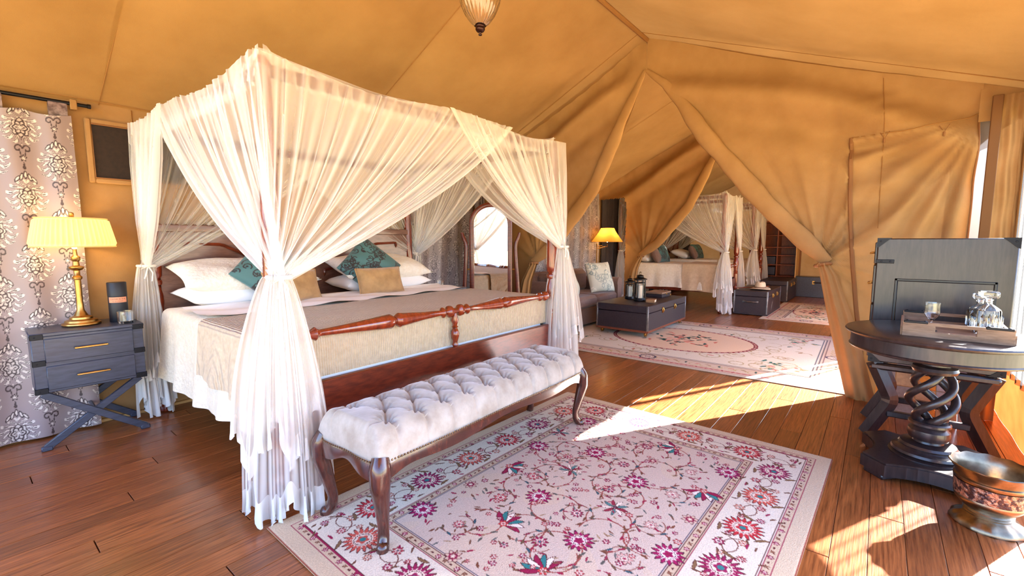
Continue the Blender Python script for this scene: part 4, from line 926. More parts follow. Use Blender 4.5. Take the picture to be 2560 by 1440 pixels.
def medallion_rug(w_, h_, res, seed):
    R = Ras(w_, h_, res, (196, 180, 162)); rs = random.Random(seed); X, Y = R.X, R.Y; d = np.minimum(np.minimum(X, w_ - X), np.minimum(Y, h_ - Y))
    R.full((d > .05).astype(float), (206, 184, 164)); R.full((d > .34).astype(float), (218, 210, 194))
    for a, wd, c in ((.05, .005, (140, 60, 66)), (.075, .004, (70, 60, 64)), (.10, .012, (196, 120, 112)), (.33, .006, (60, 66, 84)), (.30, .004, (120, 90, 90)), (.36, .004, (60, 66, 84))): R.full((np.abs(d - a) < wd).astype(float), c)
    def sc(dist, step, fn):
        for (x0, y0, x1, y1) in ((dist, dist, w_ - dist, dist), (w_ - dist, dist, w_ - dist, h_ - dist), (w_ - dist, h_ - dist, dist, h_ - dist), (dist, h_ - dist, dist, dist)):
            n_ = round(math.hypot(x1 - x0, y1 - y0) / step)
            for i in range(n_): t = (i + .5) / n_; fn(x0 + (x1 - x0) * t, y0 + (y1 - y0) * t, i)
    sc(.10, .05, lambda x, y, i: R.leaf(x, y, .05, .016, i * 1.3, (150, 50, 64)))
    sc(.2, .11, lambda x, y, i: (R.arc(x, y, .05, i, i + 4.4, .006, (186, 164, 120)), R.leaf(x + .03, y - .02, .07, .022, i * 2.1, ((54, 84, 78), (196, 122, 108), (150, 120, 90))[i % 3])))
    for x, y in ((w_ / 2, .2), (w_ / 2, h_ - .2), (.2, h_ / 2), (w_ - .2, h_ / 2)): R.arc(x, y, .085, 0, 6.28, .010, (70, 62, 84)); R.ros(x, y, .06, 10, [(120, 110, 120), (220, 204, 190), (150, 130, 130), (70, 62, 84)])
    ex, ey = (X - w_ / 2) / (.25 * w_), (Y - h_ / 2) / (.235 * h_); e = np.hypot(ex, ey)
    R.full((e < 1).astype(float), (224, 198, 170)); R.full((np.abs(e - 1) < .028).astype(float), (128, 28, 50)); R.full(((np.abs(e - 1) < .012) & (np.sin(70 * np.arctan2(ey, ex)) > 0)).astype(float), (222, 190, 170))
    for _ in range(70):
        a = rs.uniform(0, 6.28); r = rs.uniform(0, .72) ** .8; x = w_ / 2 + .19 * w_ * r * math.cos(a); y = h_ / 2 + .18 * h_ * r * math.sin(a)
        R.leaf(x, y, rs.uniform(.08, .15), .04, rs.uniform(0, 6.28), ((40, 84, 78), (52, 74, 70), (206, 120, 104), (226, 160, 140))[_ % 4])
    for _ in range(70):
        x, y = rs.uniform(.4, w_ - .4), rs.uniform(.4, h_ - .4)
        if math.hypot((x - w_ / 2) / (.27 * w_), (y - h_ / 2) / (.255 * h_)) < 1: continue
        R.arc(x, y, rs.uniform(.05, .13), rs.uniform(0, 6), rs.uniform(7, 10.5), .007, (168, 148, 108), .9, spiral=-.05)
        if _ % 3 == 0: R.leaf(x, y, .09, .03, rs.uniform(0, 6.28), ((60, 96, 88), (196, 116, 104), (160, 130, 96))[_ // 3 % 3])
    for cx, cy in ((.62, .62), (w_ - .62, .62), (.62, h_ - .62), (w_ - .62, h_ - .62)):
        for _ in range(16): R.leaf(cx + rs.uniform(-.2, .2), cy + rs.uniform(-.2, .2), rs.uniform(.06, .13), .034, rs.uniform(0, 6.28), ((44, 92, 84), (208, 120, 110), (60, 110, 100), (186, 160, 110))[_ % 4])
        for _ in range(4): R.arc(cx + rs.uniform(-.2, .2), cy + rs.uniform(-.2, .2), rs.uniform(.08, .16), rs.uniform(0, 6), rs.uniform(7, 10), .007, (184, 168, 130), .9, spiral=-.05)
    for _ in range(16):
        a = _ / 16 * 2 * PI; R.arc(w_ / 2 + .31 * w_ * .98 * math.cos(a), h_ / 2 + .29 * h_ * math.sin(a), .11, a * 3, a * 3 + 4, .006, (186, 170, 138), .9)
    return R
lay_rug('medallion_rug', 'pale rug with oval crimson-ringed medallion under the black trunk', medallion_rug(2.75, 3.75, .010, 2), (6.02, 1.97, 0), math.radians(1.2))
lay_rug('pale_rug', 'pale patterned rug beyond the second partition beside the trunks', medallion_rug(2.6, 1.3, .014, 9), (9.75, .85, 0), 0)

# ------------------------------------------------------------ damask curtains on the head wall
DB, DD, DL = (152, 134, 132), (64, 46, 46), (216, 202, 192)
rod = thing('curtain_rod', 'black curtain rod on the canvas wall above the bedside lamp', 'curtain rod', (.1, YW - .05, 2.2))
g = G(); g.tube([(-.9, 0, 0.0), (.585, 0, .008)], .012, 10); g.lathe([(.0, 0), (.015, .002), (.015, .02), (0, .022)], (.585, 0, .008), 10, axis='x'); put('rod', g, BLACKM, rod)
g = G(); g.box((.50, -.02, -.03), (.535, .03, .035), .004); put('bracket', g, CANVAS, rod)
ct = thing('damask_curtain', 'silver-mauve damask curtain hanging by tabs behind the lamp table', 'curtain', (-.2, YW - .05, 0))
cloth_curtain('curtain_panel', -.12, .80, -.02, .015, 2.125, damask(.92, 2.11, .0031, DB, DD, DL, x0=.07), ct, folds=4, amp=.035)
for k in range(3):
    xx = .795 - .055 - k * .29; g = G(); th = np.linspace(0, 2 * PI, 20)
    A = np.stack([np.stack([np.full(20, xx + d), .004 + .018 * np.cos(th), 2.16 + .06 * np.sin(th)], -1) for d in (-.045, 0, .045)]); 
    Rt = Ras(.09, .12, .05, DB); g.grid(A); put('tab', g, mat('damask_tab', (150, 128, 126), .5, c2=(84, 62, 60), scale=30) if k == 0 else TABM, ct, fix=False, ang=4)
    if k == 0: TABM = bpy.data.materials['damask_tab']
DB2, DD2, DL2 = (128, 114, 114), (58, 44, 44), (176, 160, 154)
c2 = cloth_curtain('damask_curtain', 3.35, 4.42, YW - .06, .015, 2.2, damask(1.25, 2.2, .007, DB2, DD2, DL2), folds=4, amp=.05, label='grey damask curtain behind the cheval mirror', cat='curtain')
c3 = cloth_curtain('damask_curtain', 4.46, 4.64, YW - .06, .015, 2.2, damask(.4, 2.2, .008, (110, 96, 96), DD2, (150, 132, 126)), folds=3, amp=.06, label='bunched dark damask curtain between cheval mirror and partition', cat='curtain')
c4 = cloth_curtain('damask_curtain', 5.1, 7.94, YW - .06, .015, 2.2, damask(2.9, 2.2, .008, DB2, DD2, DL2), folds=8, amp=.05, label='grey damask curtain behind the sofa', cat='curtain')

DRK = mat('dark_drape_cloth', (34, 26, 26), .8, c2=(50, 40, 40), scale=12, stretch=(6, 6, 1))
for xa, xb, lb in ((8.06, 9.0, 'dark drape on the head wall seen through the doorway by the floor lamp'), (9.05, 10.8, 'dark drape added to darken the head wall behind the nearer twin bed'), (10.85, 13.4, 'dark drape added to darken the head wall behind the farther twin bed')):  # drapes behind the beds are added to darken the far room
    n_ = int((xb - xa) * 70); U, W = np.meshgrid(np.linspace(0, 1, n_), np.linspace(0, 1, 12), indexing='ij')
    g = G(); g.grid(np.stack([lerp(xa, xb, U), YW - .07 + .03 * np.sin(2 * PI * U * (xb - xa) * 6 + np.sin(5 * U)), lerp(.015, 2.2, W)], -1)); put('dark_drape', g, DRK, fix=False, ang=4, label=lb, cat='curtain')

# ------------------------------------------------------------ pendant lamp
pd = thing('pendant_lamp', 'ribbed glass bell pendant with bronze finial hanging from the ridge', 'lamp', (2.17, YR, 2.552))
g = G(); g.lathe([(r_ * .82, z_ * .70) for r_, z_ in ((0, 0), (.012, .004), (.014, .012), (.006, .020), (.008, .028), (.026, .034), (.036, .05), (.036, .062), (.034, .068), (.038, .074), (.038, .092), (.034, .098), (0, .1))], seg=20); BRONZE = mat('dark_bronze', (52, 26, 20), .3, .7); put('finial', g, BRONZE, pd)
g = G(); th = np.linspace(0, 2 * PI, 121)[:-1]; A = []
for r_, z in ((.034, .09), (.055, .11), (.085, .155), (.108, .21), (.122, .27), (.128, .33), (.125, .40), (.130, .46), (.126, .46), (.121, .40), (.124, .33), (.118, .27), (.104, .212), (.081, .158), (.05, .115), (.03, .097)):
    rr = r_ * (1 + .030 * np.cos(24 * th)); A.append(np.stack([rr * 1.06 * np.cos(th), rr * 1.06 * np.sin(th), np.full_like(th, z - .032)], -1))
g.grid(np.array(A).transpose(1, 0, 2), closeu=True); put('glass_bell', g, GLASS, pd, fix=False, ang=4)
g = G(); g.lathe([(.02, .30), (.022, .31), (.022, .37), (.01, .38), (.008, .80), (0, .80)], seg=14)
for k in range(3): a = k * 2.09; g.tube([(.02 * math.cos(a), .02 * math.sin(a), .36), (.13 * math.cos(a), .13 * math.sin(a), .455), (.02 * math.cos(a), .02 * math.sin(a), .60)], .004, 6)
put('stem', g, BRONZE, pd)

# ------------------------------------------------------------ cheval mirror
mv = thing('cheval_mirror', 'arched mahogany cheval mirror standing beyond the big bed', 'mirror', (4.20, 3.71, 0), rz=math.radians(-54))
def arch(hw, zb, zs, n_=24): 
    a = np.linspace(0, PI, n_); return [(hw, zb)] + [(hw * math.cos(t), zs + hw * 1.0 * math.sin(t)) for t in a] + [(-hw, zb)]
hw = .235; tl = RX(math.radians(-3))
P = arch(hw, .30, 1.50); g = G(); pp = [(x_, 0, z_) for x_, z_ in P] + [(P[0][0], 0, P[0][1])]; g.tube(polyl(pp, 120), .030, 10, sq=3, flat=((0, 1, 0), .8)); put('frame', g, MAHOG, mv)
g = G(); Pi = arch(hw - .012, .31, 1.50); n_ = len(Pi); g.add([(x_, -.006, z_) for x_, z_ in Pi], [list(range(n_))]); put('mirror_glass', g, MIRR, mv, fix=False, smooth=False)
g = G(); g.prism(P, .004, .014, 'y'); put('backboard', g, MAHOG, mv)
for sx in (-1, 1):
    g = G(); x_ = sx * (hw + .085); t = np.linspace(0, 1, 24); z = lerp(.02, 1.40, t); g.tube(np.stack([x_ + sx * .018 * np.sin(5 * t) + sx * .05 * sstep(.88, 1, t), np.zeros(24), z], -1), np.interp(t, [0, .5, .95, 1], [.030, .026, .022, .016]), 12, sq=3); put('post', g, MAHOG, mv)
    g = G(); g.tube([(x_, -.22, .03), (x_, -.10, .06), (x_, 0, .16), (x_, .10, .06), (x_, .22, .03)], .024, 10); put('foot', g, MAHOG, mv)
    g = G(); g.tube([(sx * hw, 0, .95), (x_, 0, .95)], .010, 8); put('pivot', g, BRASS, mv)
g = G(); g.tube([(-.32, 0, .2), (.32, 0, .2)], .018, 8); put('stretcher', g, MAHOG, mv)

# ------------------------------------------------------------ campaign chest on X stand, right
ch = thing('campaign_chest', 'tall blue-black campaign chest on cross legs behind the round table', 'chest', (4.02, -.305, 0))
hx, hy = .205, .315
g = G(); g.box((-hx, -hy, .505), (hx, hy, 1.315), .006); put('case', g, DARKW, ch)
for z0, z1 in ((.53, .88), (.89, 1.14), (1.15, 1.29)):
    g = G(); g.box((-hx + .03, hy - .004, z0), (hx - .03, hy + .012, z1), .004); d = put('drawer', g, DARKW, ch)
    g = G(); g.tube([(-.07, hy + .014, (z0 + z1) / 2), (-.065, hy + .034, (z0 + z1) / 2 - .004), (.065, hy + .034, (z0 + z1) / 2 - .004), (.07, hy + .014, (z0 + z1) / 2)], .006, 8); put('handle', g, BRASS, d)
g = G(); xf = -hx - .004
for a, b in (((-.245, .745), (.215, .76)), ((-.245, 1.045), (.215, 1.06)), ((-.245, .745), (-.23, 1.06)), ((.2, .745), (.215, 1.06))): g.box((xf, a[0], a[1]), (xf + .012, b[0], b[1]), .003)
put('panel_frame', g, mat('black_moulding', (18, 16, 18), .35), ch)
g = G(); g.box((xf + .002, -.23, .76), (xf + .008, .2, 1.045), .002); put('end_panel', g, DARKW, ch)
for y_, pts in ((1, 0), (-1, 0)):
    for z_, s_ in ((1.315, -1), (.505, 1)):
        g = G(); a = y_ * (hy + .003); g.prism([(a, z_ - s_ * .003), (a - y_ * .075, z_ - s_ * .003), (a - y_ * .055, z_ + s_ * .012), (a - y_ * .012, z_ + s_ * .055), (a, z_ + s_ * .06)], xf - .003, xf + .002, 'x'); g.lathe([(.006, 0), (.005, .003), (0, .004)], seg=8, M=TR(xf - .003, a - y_ * .018, z_ + s_ * .018) @ RY(-PI / 2)); put('corner_bracket', g, BLACKM, ch)
g = G(); g.box((xf - .003, hy - .09, 1.155), (xf + .002, hy + .003, 1.18), .002)
for q in (.025, .07): g.lathe([(.006, 0), (.005, .003), (0, .004)], seg=8, M=TR(xf - .003, hy - q, 1.168) @ RY(-PI / 2))
put('strap_plate', g, BLACKM, ch)
for xx in (-hx + .02, hx - .02):
    for s_ in (-1, 1):
        path = [(xx, s_ * (hy - .03), .50), (xx, s_ * (hy - .03), .47), (xx, s_ * (hy - .16), .26), (xx, s_ * (hy - .155), .22), (xx, s_ * (hy - .01), 0)]
        pts = polyl([(xx, s_ * .285, .5), (xx, s_ * .185, .27), (xx, s_ * .19, .23), (xx, s_ * .30, .0)], 24); g = G(); g.tube(pts, .044, 4, flat=((1, 0, 0), .62)); put('leg', g, DARKW, ch, smooth=False)
    g = G(); g.box((xx - .03, -hy + .01, .452), (xx + .03, hy - .01, .495), .012); g.box((xx - .02, -.2, .145), (xx + .02, .2, .185), .006); put('stretcher', g, DARKW, ch)
# patchwork mat behind the chest legs
pm = thing('patchwork_mat', 'tan and orange patchwork mat leaning behind the chest legs', 'mat', (4.38, -.33, 0))
pc = [mat('patch_%s' % nm, c, .85, c2=tuple(int(v * .88) for v in c), scale=30) for nm, c in (('grey', (176, 164, 156)), ('tan', (200, 158, 112)), ('orange', (226, 140, 48)), ('taupe', (158, 138, 126)))]
M_ = RY(math.radians(-58)); rs = random.Random(4)
for i in range(4):
    for j in range(5):
        g = G(); g.box((i * .115, -.29 + j * .115, 0), (i * .115 + .112, -.29 + j * .115 + .112, .012), .004, M=M_); put('patch', g, pc[(0, 1, 2, 3, 1, 2, 0, 1, 3, 2, 1, 0, 2, 1, 3, 0, 1, 3, 0, 1)[i * 5 + j]], pm)

# ------------------------------------------------------------ round pedestal table
tb = thing('pedestal_table', 'round dark pedestal table with open twisted column', 'table', (3.38, -.282, 0))
R_ = .405
g = G(); g.lathe([(0, .775), (R_ - .01, .775), (R_ + .004, .781), (R_ + .008, .788), (R_ + .004, .796), (R_ - .004, .80), (0, .80)], seg=72); put('table_top', g, DARKW, tb, ang=.5)
g = G(); g.lathe([(R_ - .05, .69), (R_ - .028, .69), (R_ - .018, .695), (R_ - .014, .702), (R_ - .02, .708), (R_ - .022, .77), (R_ - .016, .776), (R_ - .05, .776)], seg=72); put('apron', g, DARKW, tb, ang=.5)
g = G(); g.lathe([(.06, .69), (.085, .68), (.085, .655), (.07, .65), (.07, .62), (.094, .61), (.10, .595), (.094, .58), (.07, .573), (0, .57)][::-1], seg=36); put('column_capital', g, DARKW, tb, ang=.6)
g = G(); g.lathe([(.0, .30), (.085, .30), (.092, .292), (.092, .28), (.07, .27), (.09, .25), (.094, .225), (.085, .20), (.065, .19), (.068, .18), (.12, .172), (.128, .160), (.122, .15), (.13, .142), (.155, .135), (.16, .122), (.15, .112), (.17, .106), (.17, .09), (0, .09)][::-1], seg=40); put('column_base', g, DARKW, tb, ang=.6)
for k in range(4):
    t = np.linspace(0, 1, 40); a = k * PI / 2 + 1.15 * PI * t; rr = .020 + .058 * np.sin(PI * t) ** .7 + .02; g = G()
    g.tube(np.stack([rr * np.cos(a), rr * np.sin(a), lerp(.29, .585, t)], -1), .021, 12); put('twisted_strand', g, DARKW, tb)
poly = []
for k in range(4):
    c = k * PI / 2 + PI / 4; n0 = np.array((math.cos(c), math.sin(c))); tg = np.array((-n0[1], n0[0]))
    p0 = n0 * .335 - tg * .075; p1_ = n0 * .335 + tg * .075; poly += [tuple(p0), tuple(p1_)]
    cn = (k + 1) * PI / 2; q = np.array((math.cos(cn), math.sin(cn)))
    n1 = np.array((math.cos(c + PI / 2), math.sin(c + PI / 2))); e1 = n1 * .335 - np.array((-n1[1], n1[0])) * .075
    for t in np.linspace(0, 1, 9)[1:-1]: poly.append(tuple((p1_ * (1 - t) + e1 * t) - q * .055 * math.sin(PI * t)))
g = G(); g.prism(poly, .028, .092); g.prism([(x_ * .97, y_ * .97) for x_, y_ in poly], .090, .102); put('plinth', g, DARKW, tb, smooth=False)
for k in range(4):
    c = k * PI / 2 + PI / 4; g = G(); g.box((-.045, -.06, 0), (.045, .06, .03), .006, M=RZ(c) @ TR(.285, 0, 0)); put('foot', g, DARKW, tb)

tr_ = thing('serving_tray', 'weathered wooden tray with cut-out handles on the round table', 'tray', (3.40, -.335, .80), rz=math.radians(-2))
tx, ty = .235, .205
g = G(); g.box((-tx, -ty, .001), (tx, ty, .012), .002); put('tray_base', g, TRAYW, tr_)
for sx in (-1, 1):
    g = G(); n_ = 24; a = np.linspace(0, 2 * PI, n_ + 1)[:-1]; hole = [(.075 * np.sign(math.cos(t)) * min(1, abs(math.cos(t)) * 1.6), .045 + .013 * math.sin(t)) for t in a]
    out = [(-ty, .0), (ty, .0), (ty, .078), (-ty, .078)]
    # side board with slot: four slabs round the slot plus rounded slot liner
    x_ = sx * tx; g.box((x_ - .008, -ty, .0), (x_ + .008, ty, .030), .002); g.box((x_ - .008, -ty, .060), (x_ + .008, ty, .078), .002); g.box((x_ - .008, -ty, .028), (x_ + .008, -.075, .062), .002); g.box((x_ - .008, .075, .028), (x_ + .008, ty, .062), .002)
    put('tray_side', g, TRAYW, tr_)
    for s_ in (-1, 1):
        g = G(); g.box((x_ - .011, s_ * (ty - .005), .070), (x_ + .011, s_ * .105, .082), .002)
        for q in (.115, ty - .02): g.lathe([(.007, 0), (.006, .004), (0, .006)], (x_, s_ * q, .081), 10)
        put('metal_strip', g, BLACKM, tr_)
for sy in (-1, 1): g = G(); g.box((-tx, sy * ty - .007, 0), (tx, sy * ty + .007, .05), .002); put('tray_side', g, TRAYW, tr_)
def decanter(label, c, rz=0, s=1.0):
    t = thing('decanter', label, 'decanter', c, rz); g = G()
    def ring(hw_, z, n_=32, p=5): a = np.linspace(0, 2 * PI, n_ + 1)[:-1]; k = (np.abs(np.cos(a)) ** p + np.abs(np.sin(a)) ** p) ** (-1 / p); return np.stack([hw_ * np.cos(a) * k, hw_ * np.sin(a) * k, np.full(n_, z)], -1)
    A = [ring(.044, 0), ring(.046, .004), ring(.046, .115), ring(.043, .124), ring(.030, .138, p=3), ring(.016, .150, p=2), ring(.015, .165, p=2), ring(.019, .170, p=2), ring(.018, .174, p=2), ring(.012, .172, p=2), ring(.011, .150, p=2), ring(.028, .132, p=3), ring(.039, .118), ring(.040, .014), ring(.02, .012)]
    g.grid(np.array(A).transpose(1, 0, 2) * s, closeu=True); g.add((ring(.044, 0) * s), [list(range(32))[::-1]]); put('bottle', g, CRYST, t, fix=False, ang=.5)
    g = G(); g.box((-.033 * s, -.033 * s, .182 * s), (.033 * s, .033 * s, .214 * s), .006); g.lathe([(.009 * s, .160 * s), (.010 * s, .174 * s), (.016 * s, .1815 * s)], seg=16); put('stopper', g, CRYST, t); 
    g = G()
    for k in range(4):
        for q in (-.025, 0, .025):
            a = k * PI / 2; p = rot2(.0465 * s, q * s, a); g.lathe([(.0, .0), (.009, .012), (.009, .085), (0, .1)], (p[0] * .985, p[1] * .985, .008), 6)
    put('cut_facets', g, CRYST, t); return t
decanter('square crystal decanter at the front of the tray', (3.42, -.465, .8125), .1, 1.05)
decanter('square crystal decanter behind the other, at the back of the tray', (3.57, -.455, .8125), .0, .92)
wg = thing('wine_glass', 'small stemmed crystal glass on the wooden tray', 'glass', (3.33, -.245, .8125))
g = G(); g.lathe([(0, 0), (.028, .0), (.028, .003), (.006, .008), (.005, .03), (.008, .036), (.006, .042), (.005, .06), (.016, .068), (.030, .085), (.033, .10), (.030, .14), (.032, .155), (.030, .155), (.028, .14), (.030, .10), (.027, .088), (.014, .073), (0, .071)], seg=40, flute=10, fa=.03); put('glass_body', g, CRYST, wg, ang=.5)

pot = thing('planter', 'empty antique-brass footed planter on the floor by the round table', 'planter', (2.915, -.468, 0))
g = G(); th = np.linspace(0, 2 * PI, 97)[:-1]; A = []
for r_, z, w_ in ((.10, .0, .05), (.128, .002, .05), (.128, .012, .05), (.112, .03, .03), (.09, .042, .01), (.082, .05, 0), (.086, .056, 0), (.080, .062, 0), (.086, .068, 0), (.080, .076, 0), (.10, .092, 0), (.118, .115, 0), (.122, .13, 0), (.120, .134, 0), (.124, .205, 0), (.128, .21, 0), (.128, .222, 0), (.122, .226, 0), (.126, .245, 0), (.142, .268, .03), (.147, .276, .04), (.144, .280, .04), (.136, .272, .03), (.118, .24, 0), (.114, .14, 0), (.09, .09, 0), (.0, .08, 0)):
    rr = r_ * (1 + .42 * w_ * np.cos(12 * th)); A.append(np.stack([rr * np.cos(th), rr * np.sin(th), z + .05 * w_ * np.cos(12 * th)], -1))
g.grid(np.array(A).transpose(1, 0, 2), closeu=True); put('pot_body', g, ANTB, pot, ang=.8, weld=.0003)
EMB = mat('embossed_band', (168, 128, 108), .42, .8, c2=(70, 52, 52), scale=46, bump=1.0, bscale=50, contrast=(.46, .54))
g = G(); g.grid(np.stack([np.stack([(.1215 + .004 * (z - .134) / .07 + .001) * np.cos(th), (.1215 + .004 * (z - .134) / .07 + .001) * np.sin(th), np.full_like(th, z)], -1) for z in (.136, .17, .203)], 1), closeu=True); put('embossed_band', g, EMB, pot, fix=False, ang=4)

# ------------------------------------------------------------ sitting area: sofa, trunk, lamp
sf = thing('sofa', 'taupe upholstered sofa with rolled arms against the damask curtain', 'sofa', (6.25, 3.73, 0))
sw, sdp = .84, .40
g = G(); g.box((-sw + .04, -sdp + .02, .05), (sw - .04, sdp, .30), .02); put('base', g, SOFA, sf)
for q in (-1, 1):
    g = G(); g.box((q * .005, -sdp - .01, .30), (q * (sw - .17), sdp - .15, .475), .04); put('seat_cushion', g, SOFA, sf)
    g = G(); g.box((q * .005, .16, .46), (q * (sw - .17), .34, .80), .05); put('back_cushion', g, SOFA, sf)
    g = G(); a = np.linspace(-.15 * PI, 1.15 * PI, 22); pr = [(q * (sw - .085) + .085 * math.cos(t) * 1.0, .61 + .09 * math.sin(t)) for t in a]; pr = pr + [(q * (sw - .085) - .062, .05), (q * (sw - .085) + .062, .05)]
    g.prism(pr, -sdp, sdp, 'y'); put('arm', g, SOFA, sf, ang=.5)
g = G(); g.box((-sw + .05, .26, .28), (sw - .05, sdp + .02, .82), .05); put('back', g, SOFA, sf)
for sx in (-1, 1):
    for sy in (-1, 1): g = G(); g.lathe([(.02, 0), (.028, .05)], (sx * (sw - .1), sy * (sdp - .06), 0), 10); put('leg', g, DARKW, sf)
def sofa_cushion(label, c, rz, seed):
    R = Ras(1, 1, .02, (206, 206, 188)); rs = random.Random(seed)
    for _ in range(40): R.arc(rs.uniform(0, 1), rs.uniform(0, 1), rs.uniform(.05, .14), rs.uniform(0, 6), rs.uniform(7, 11), .014, ((150, 156, 146), (236, 234, 220), (120, 140, 140))[_ % 3], .8, spiral=-.06)
    n_ = R.nx; g = G(); g.pillow(.50, .50, .18, RZ(rz) @ RX(1.2), n=n_, seed=seed, pinch=.05); cc = R.lincol()
    o = put('cushion', g, VC_CUSH, label=label, cat='cushion', fix=False, ang=4, col=np.concatenate([cc, cc.reshape(n_, n_, 3)[::-1].reshape(-1, 3)])); o.location = c
sofa_cushion('pale swirl-patterned cushion at the arm end of the sofa', (6.62, 3.50, .72), -.35, 3)
sofa_cushion('pale swirl-patterned cushion at the other end of the sofa, behind the bed drape', (5.72, 3.54, .72), .2, 4)

def trunk(name, label, c, dims, rz=0, casters=False, group=None, latch_side='y', handle_end=True, matl=LEATH):
    t = thing(name, label, 'trunk', c, rz, group); L, W_, H = dims; z0 = .075 if casters else .012
    g = G(); g.box((-L / 2, -W_ / 2, z0), (L / 2, W_ / 2, H - .10), .006); put('body', g, matl, t)
    g = G(); g.box((-L / 2, -W_ / 2, H - .097), (L / 2, W_ / 2, H), .008); put('lid', g, matl, t)
    b = .022
    for sx in (-1, 1):
        for sy in (-1, 1):
            g = G(); g.box((sx * (L / 2 + .003), sy * (W_ / 2 + .003), z0), (sx * (L / 2 - b), sy * (W_ / 2 - b), H + .002), .004)
            for z in (H - .02, H - .055, H - .085, z0 + .03, z0 + .07):
                g.lathe([(.006, 0), (.004, .004), (0, .005)], seg=6, M=TR(sx * (L / 2 - b / 2), sy * (W_ / 2 + .003), z) @ RX(-sy * PI / 2)); g.lathe([(.006, 0), (.004, .004), (0, .005)], seg=6, M=TR(sx * (L / 2 + .003), sy * (W_ / 2 - b / 2), z) @ RY(sx * PI / 2))
            put('corner_guard', g, STEEL, t)
    for a, c_ in (((-L / 2, -W_ / 2), (L / 2, -W_ / 2)), ((L / 2, -W_ / 2), (L / 2, W_ / 2)), ((L / 2, W_ / 2), (-L / 2, W_ / 2)), ((-L / 2, W_ / 2), (-L / 2, -W_ / 2))):
        g = G(); a_, c__ = np.array(a), np.array(c_); lo = np.minimum(a_, c__) - .004; hi = np.maximum(a_, c__) + .004; g.box((lo[0], lo[1], z0), (hi[0], hi[1], z0 + .03), .003)
        nrm = np.array((c__ - a_)[[1, 0]]) * (1, -1) / np.linalg.norm(c__ - a_); k = int(np.linalg.norm(c__ - a_) / .06)
        for q in range(k): p = a_ + (c__ - a_) * (q + .5) / k + nrm * .004; g.lathe([(.006, 0), (.004, .004), (0, .005)], seg=6, M=TR(p[0], p[1], z0 + .015) @ Vector((nrm[0], nrm[1], 0)).to_track_quat('Z', 'Y').to_matrix().to_4x4())
        put('nailed_band', g, BROWNL if casters else LEATH, t)
    for q in (-.16, .16):
        g = G(); g.box((q * L - .018, -W_ / 2 - .012, H - .14), (q * L + .018, -W_ / 2, H - .06), .004); g.tube([(q * L, -W_ / 2 - .014, H - .07), (q * L, -W_ / 2 - .026, H - .10), (q * L, -W_ / 2 - .014, H - .13)], .007, 6); put('latch', g, BRASS, t)
    for sx in ((-1, 1) if handle_end else ()):
        g = G(); yy = np.linspace(-1, 1, 14); g.tube(np.stack([sx * (L / 2 + .012 + .02 * (1 - yy ** 4)), .11 * yy, np.full(14, z0 + (H - z0) * .55)], -1), .013, 8)
        for s_ in (-1, 1): g.box((sx * (L / 2 - .001), s_ * .11 - .016, z0 + (H - z0) * .55 - .018), (sx * (L / 2 + .014), s_ * .11 + .016, z0 + (H - z0) * .55 + .018), .004)
        put('handle', g, STEEL if not casters else LEATH, t)
    if casters:
        for sx in (-1, 1):
            for sy in (-1, 1):
                g = G(); g.lathe([(.03, -.014), (.034, -.01), (.034, .01), (.03, .014)], (sx * (L / 2 - .08), sy * (W_ / 2 - .06), .034 + .012), 16, axis='y'); g.box((sx * (L / 2 - .08) - .028, sy * (W_ / 2 - .06) - .022, .066), (sx * (L / 2 - .08) + .028, sy * (W_ / 2 - .06) + .022, .078), .003)
                for s_ in (-1, 1): g.box((sx * (L / 2 - .08) - .01, sy * (W_ / 2 - .06) + s_ * .018 - .003, .04), (sx * (L / 2 - .08) + .01, sy * (W_ / 2 - .06) + s_ * .018 + .003, .07), .001)
                put('caster', g, BRASS, t)
    return t
trunk('coffee_trunk', 'black leather trunk on brass casters used as coffee table by the sofa', (6.50, 2.70, .0), (1.50, .76, .435), casters=True, handle_end=False)
lz = .435
def lantern(label, c, s):
    t = thing('lantern', label, 'lantern', c); g = G(); g.lathe([(0, 0), (.085, 0), (.088, .01), (.082, .03), (.078, .045), (0, .045)], seg=24)
    for z in (.255, .30): g.lathe([(.070, z), (.078, z + .002), (.078, z + .012), (.070, z + .014)], seg=24)
    for k in range(6): a = k * PI / 3; g.tube([(.073 * math.cos(a), .073 * math.sin(a), .04), (.073 * math.cos(a), .073 * math.sin(a), .31)], .006, 6)
    g.lathe([(.098, .312), (.098, .32), (.06, .335), (.045, .345), (.045, .36), (.055, .362), (.03, .378), (0, .382)], seg=24); g.tube([(.02, 0, .375), (.025, 0, .41), (0, 0, .42), (-.025, 0, .41), (-.02, 0, .375)], .005, 6)
    g.V = [v * s for v in g.V]; put('frame', g, BLACKM, t, ang=.5)
    g = G(); g.lathe([(.066 * s, .046 * s), (.066 * s, .255 * s)], seg=24); g.F = [f for f in g.F if len(f) == 4]; put('glass_cylinder', g, thin_glass('thin_glass'), t); 
    g = G(); g.lathe([(0, .046 * s), (.050 * s, .046 * s), (.050 * s, .225 * s), (.044 * s, .23 * s), (0, .2 * s)], seg=20); put('candle', g, WAX, t)
lantern('taller black candle lantern on the black trunk', (6.26, 2.66, lz), 1.0)
lantern('shorter black candle lantern half hidden behind the taller one on the trunk', (6.40, 2.88, lz), .82)
gc = thing('games_box', 'flat black case with brass clasp on the trunk behind the lanterns', 'box', (6.98, 2.66, lz)); g = G(); g.box((-.19, -.13, 0), (.19, .13, .05), .004); put('box_base', g, LEATH, gc); g = G(); g.box((-.19, -.13, .052), (.19, .13, .08), .004); put('box_lid', g, mat('box_lid_tan', (132, 104, 84), .5), gc)
g = G(); g.box((-.02, -.136, .035), (.02, -.128, .065), .002); g.box((.150, -.134, 0), (.192, -.128, .035), .002); put('clasp', g, BRASS, gc)
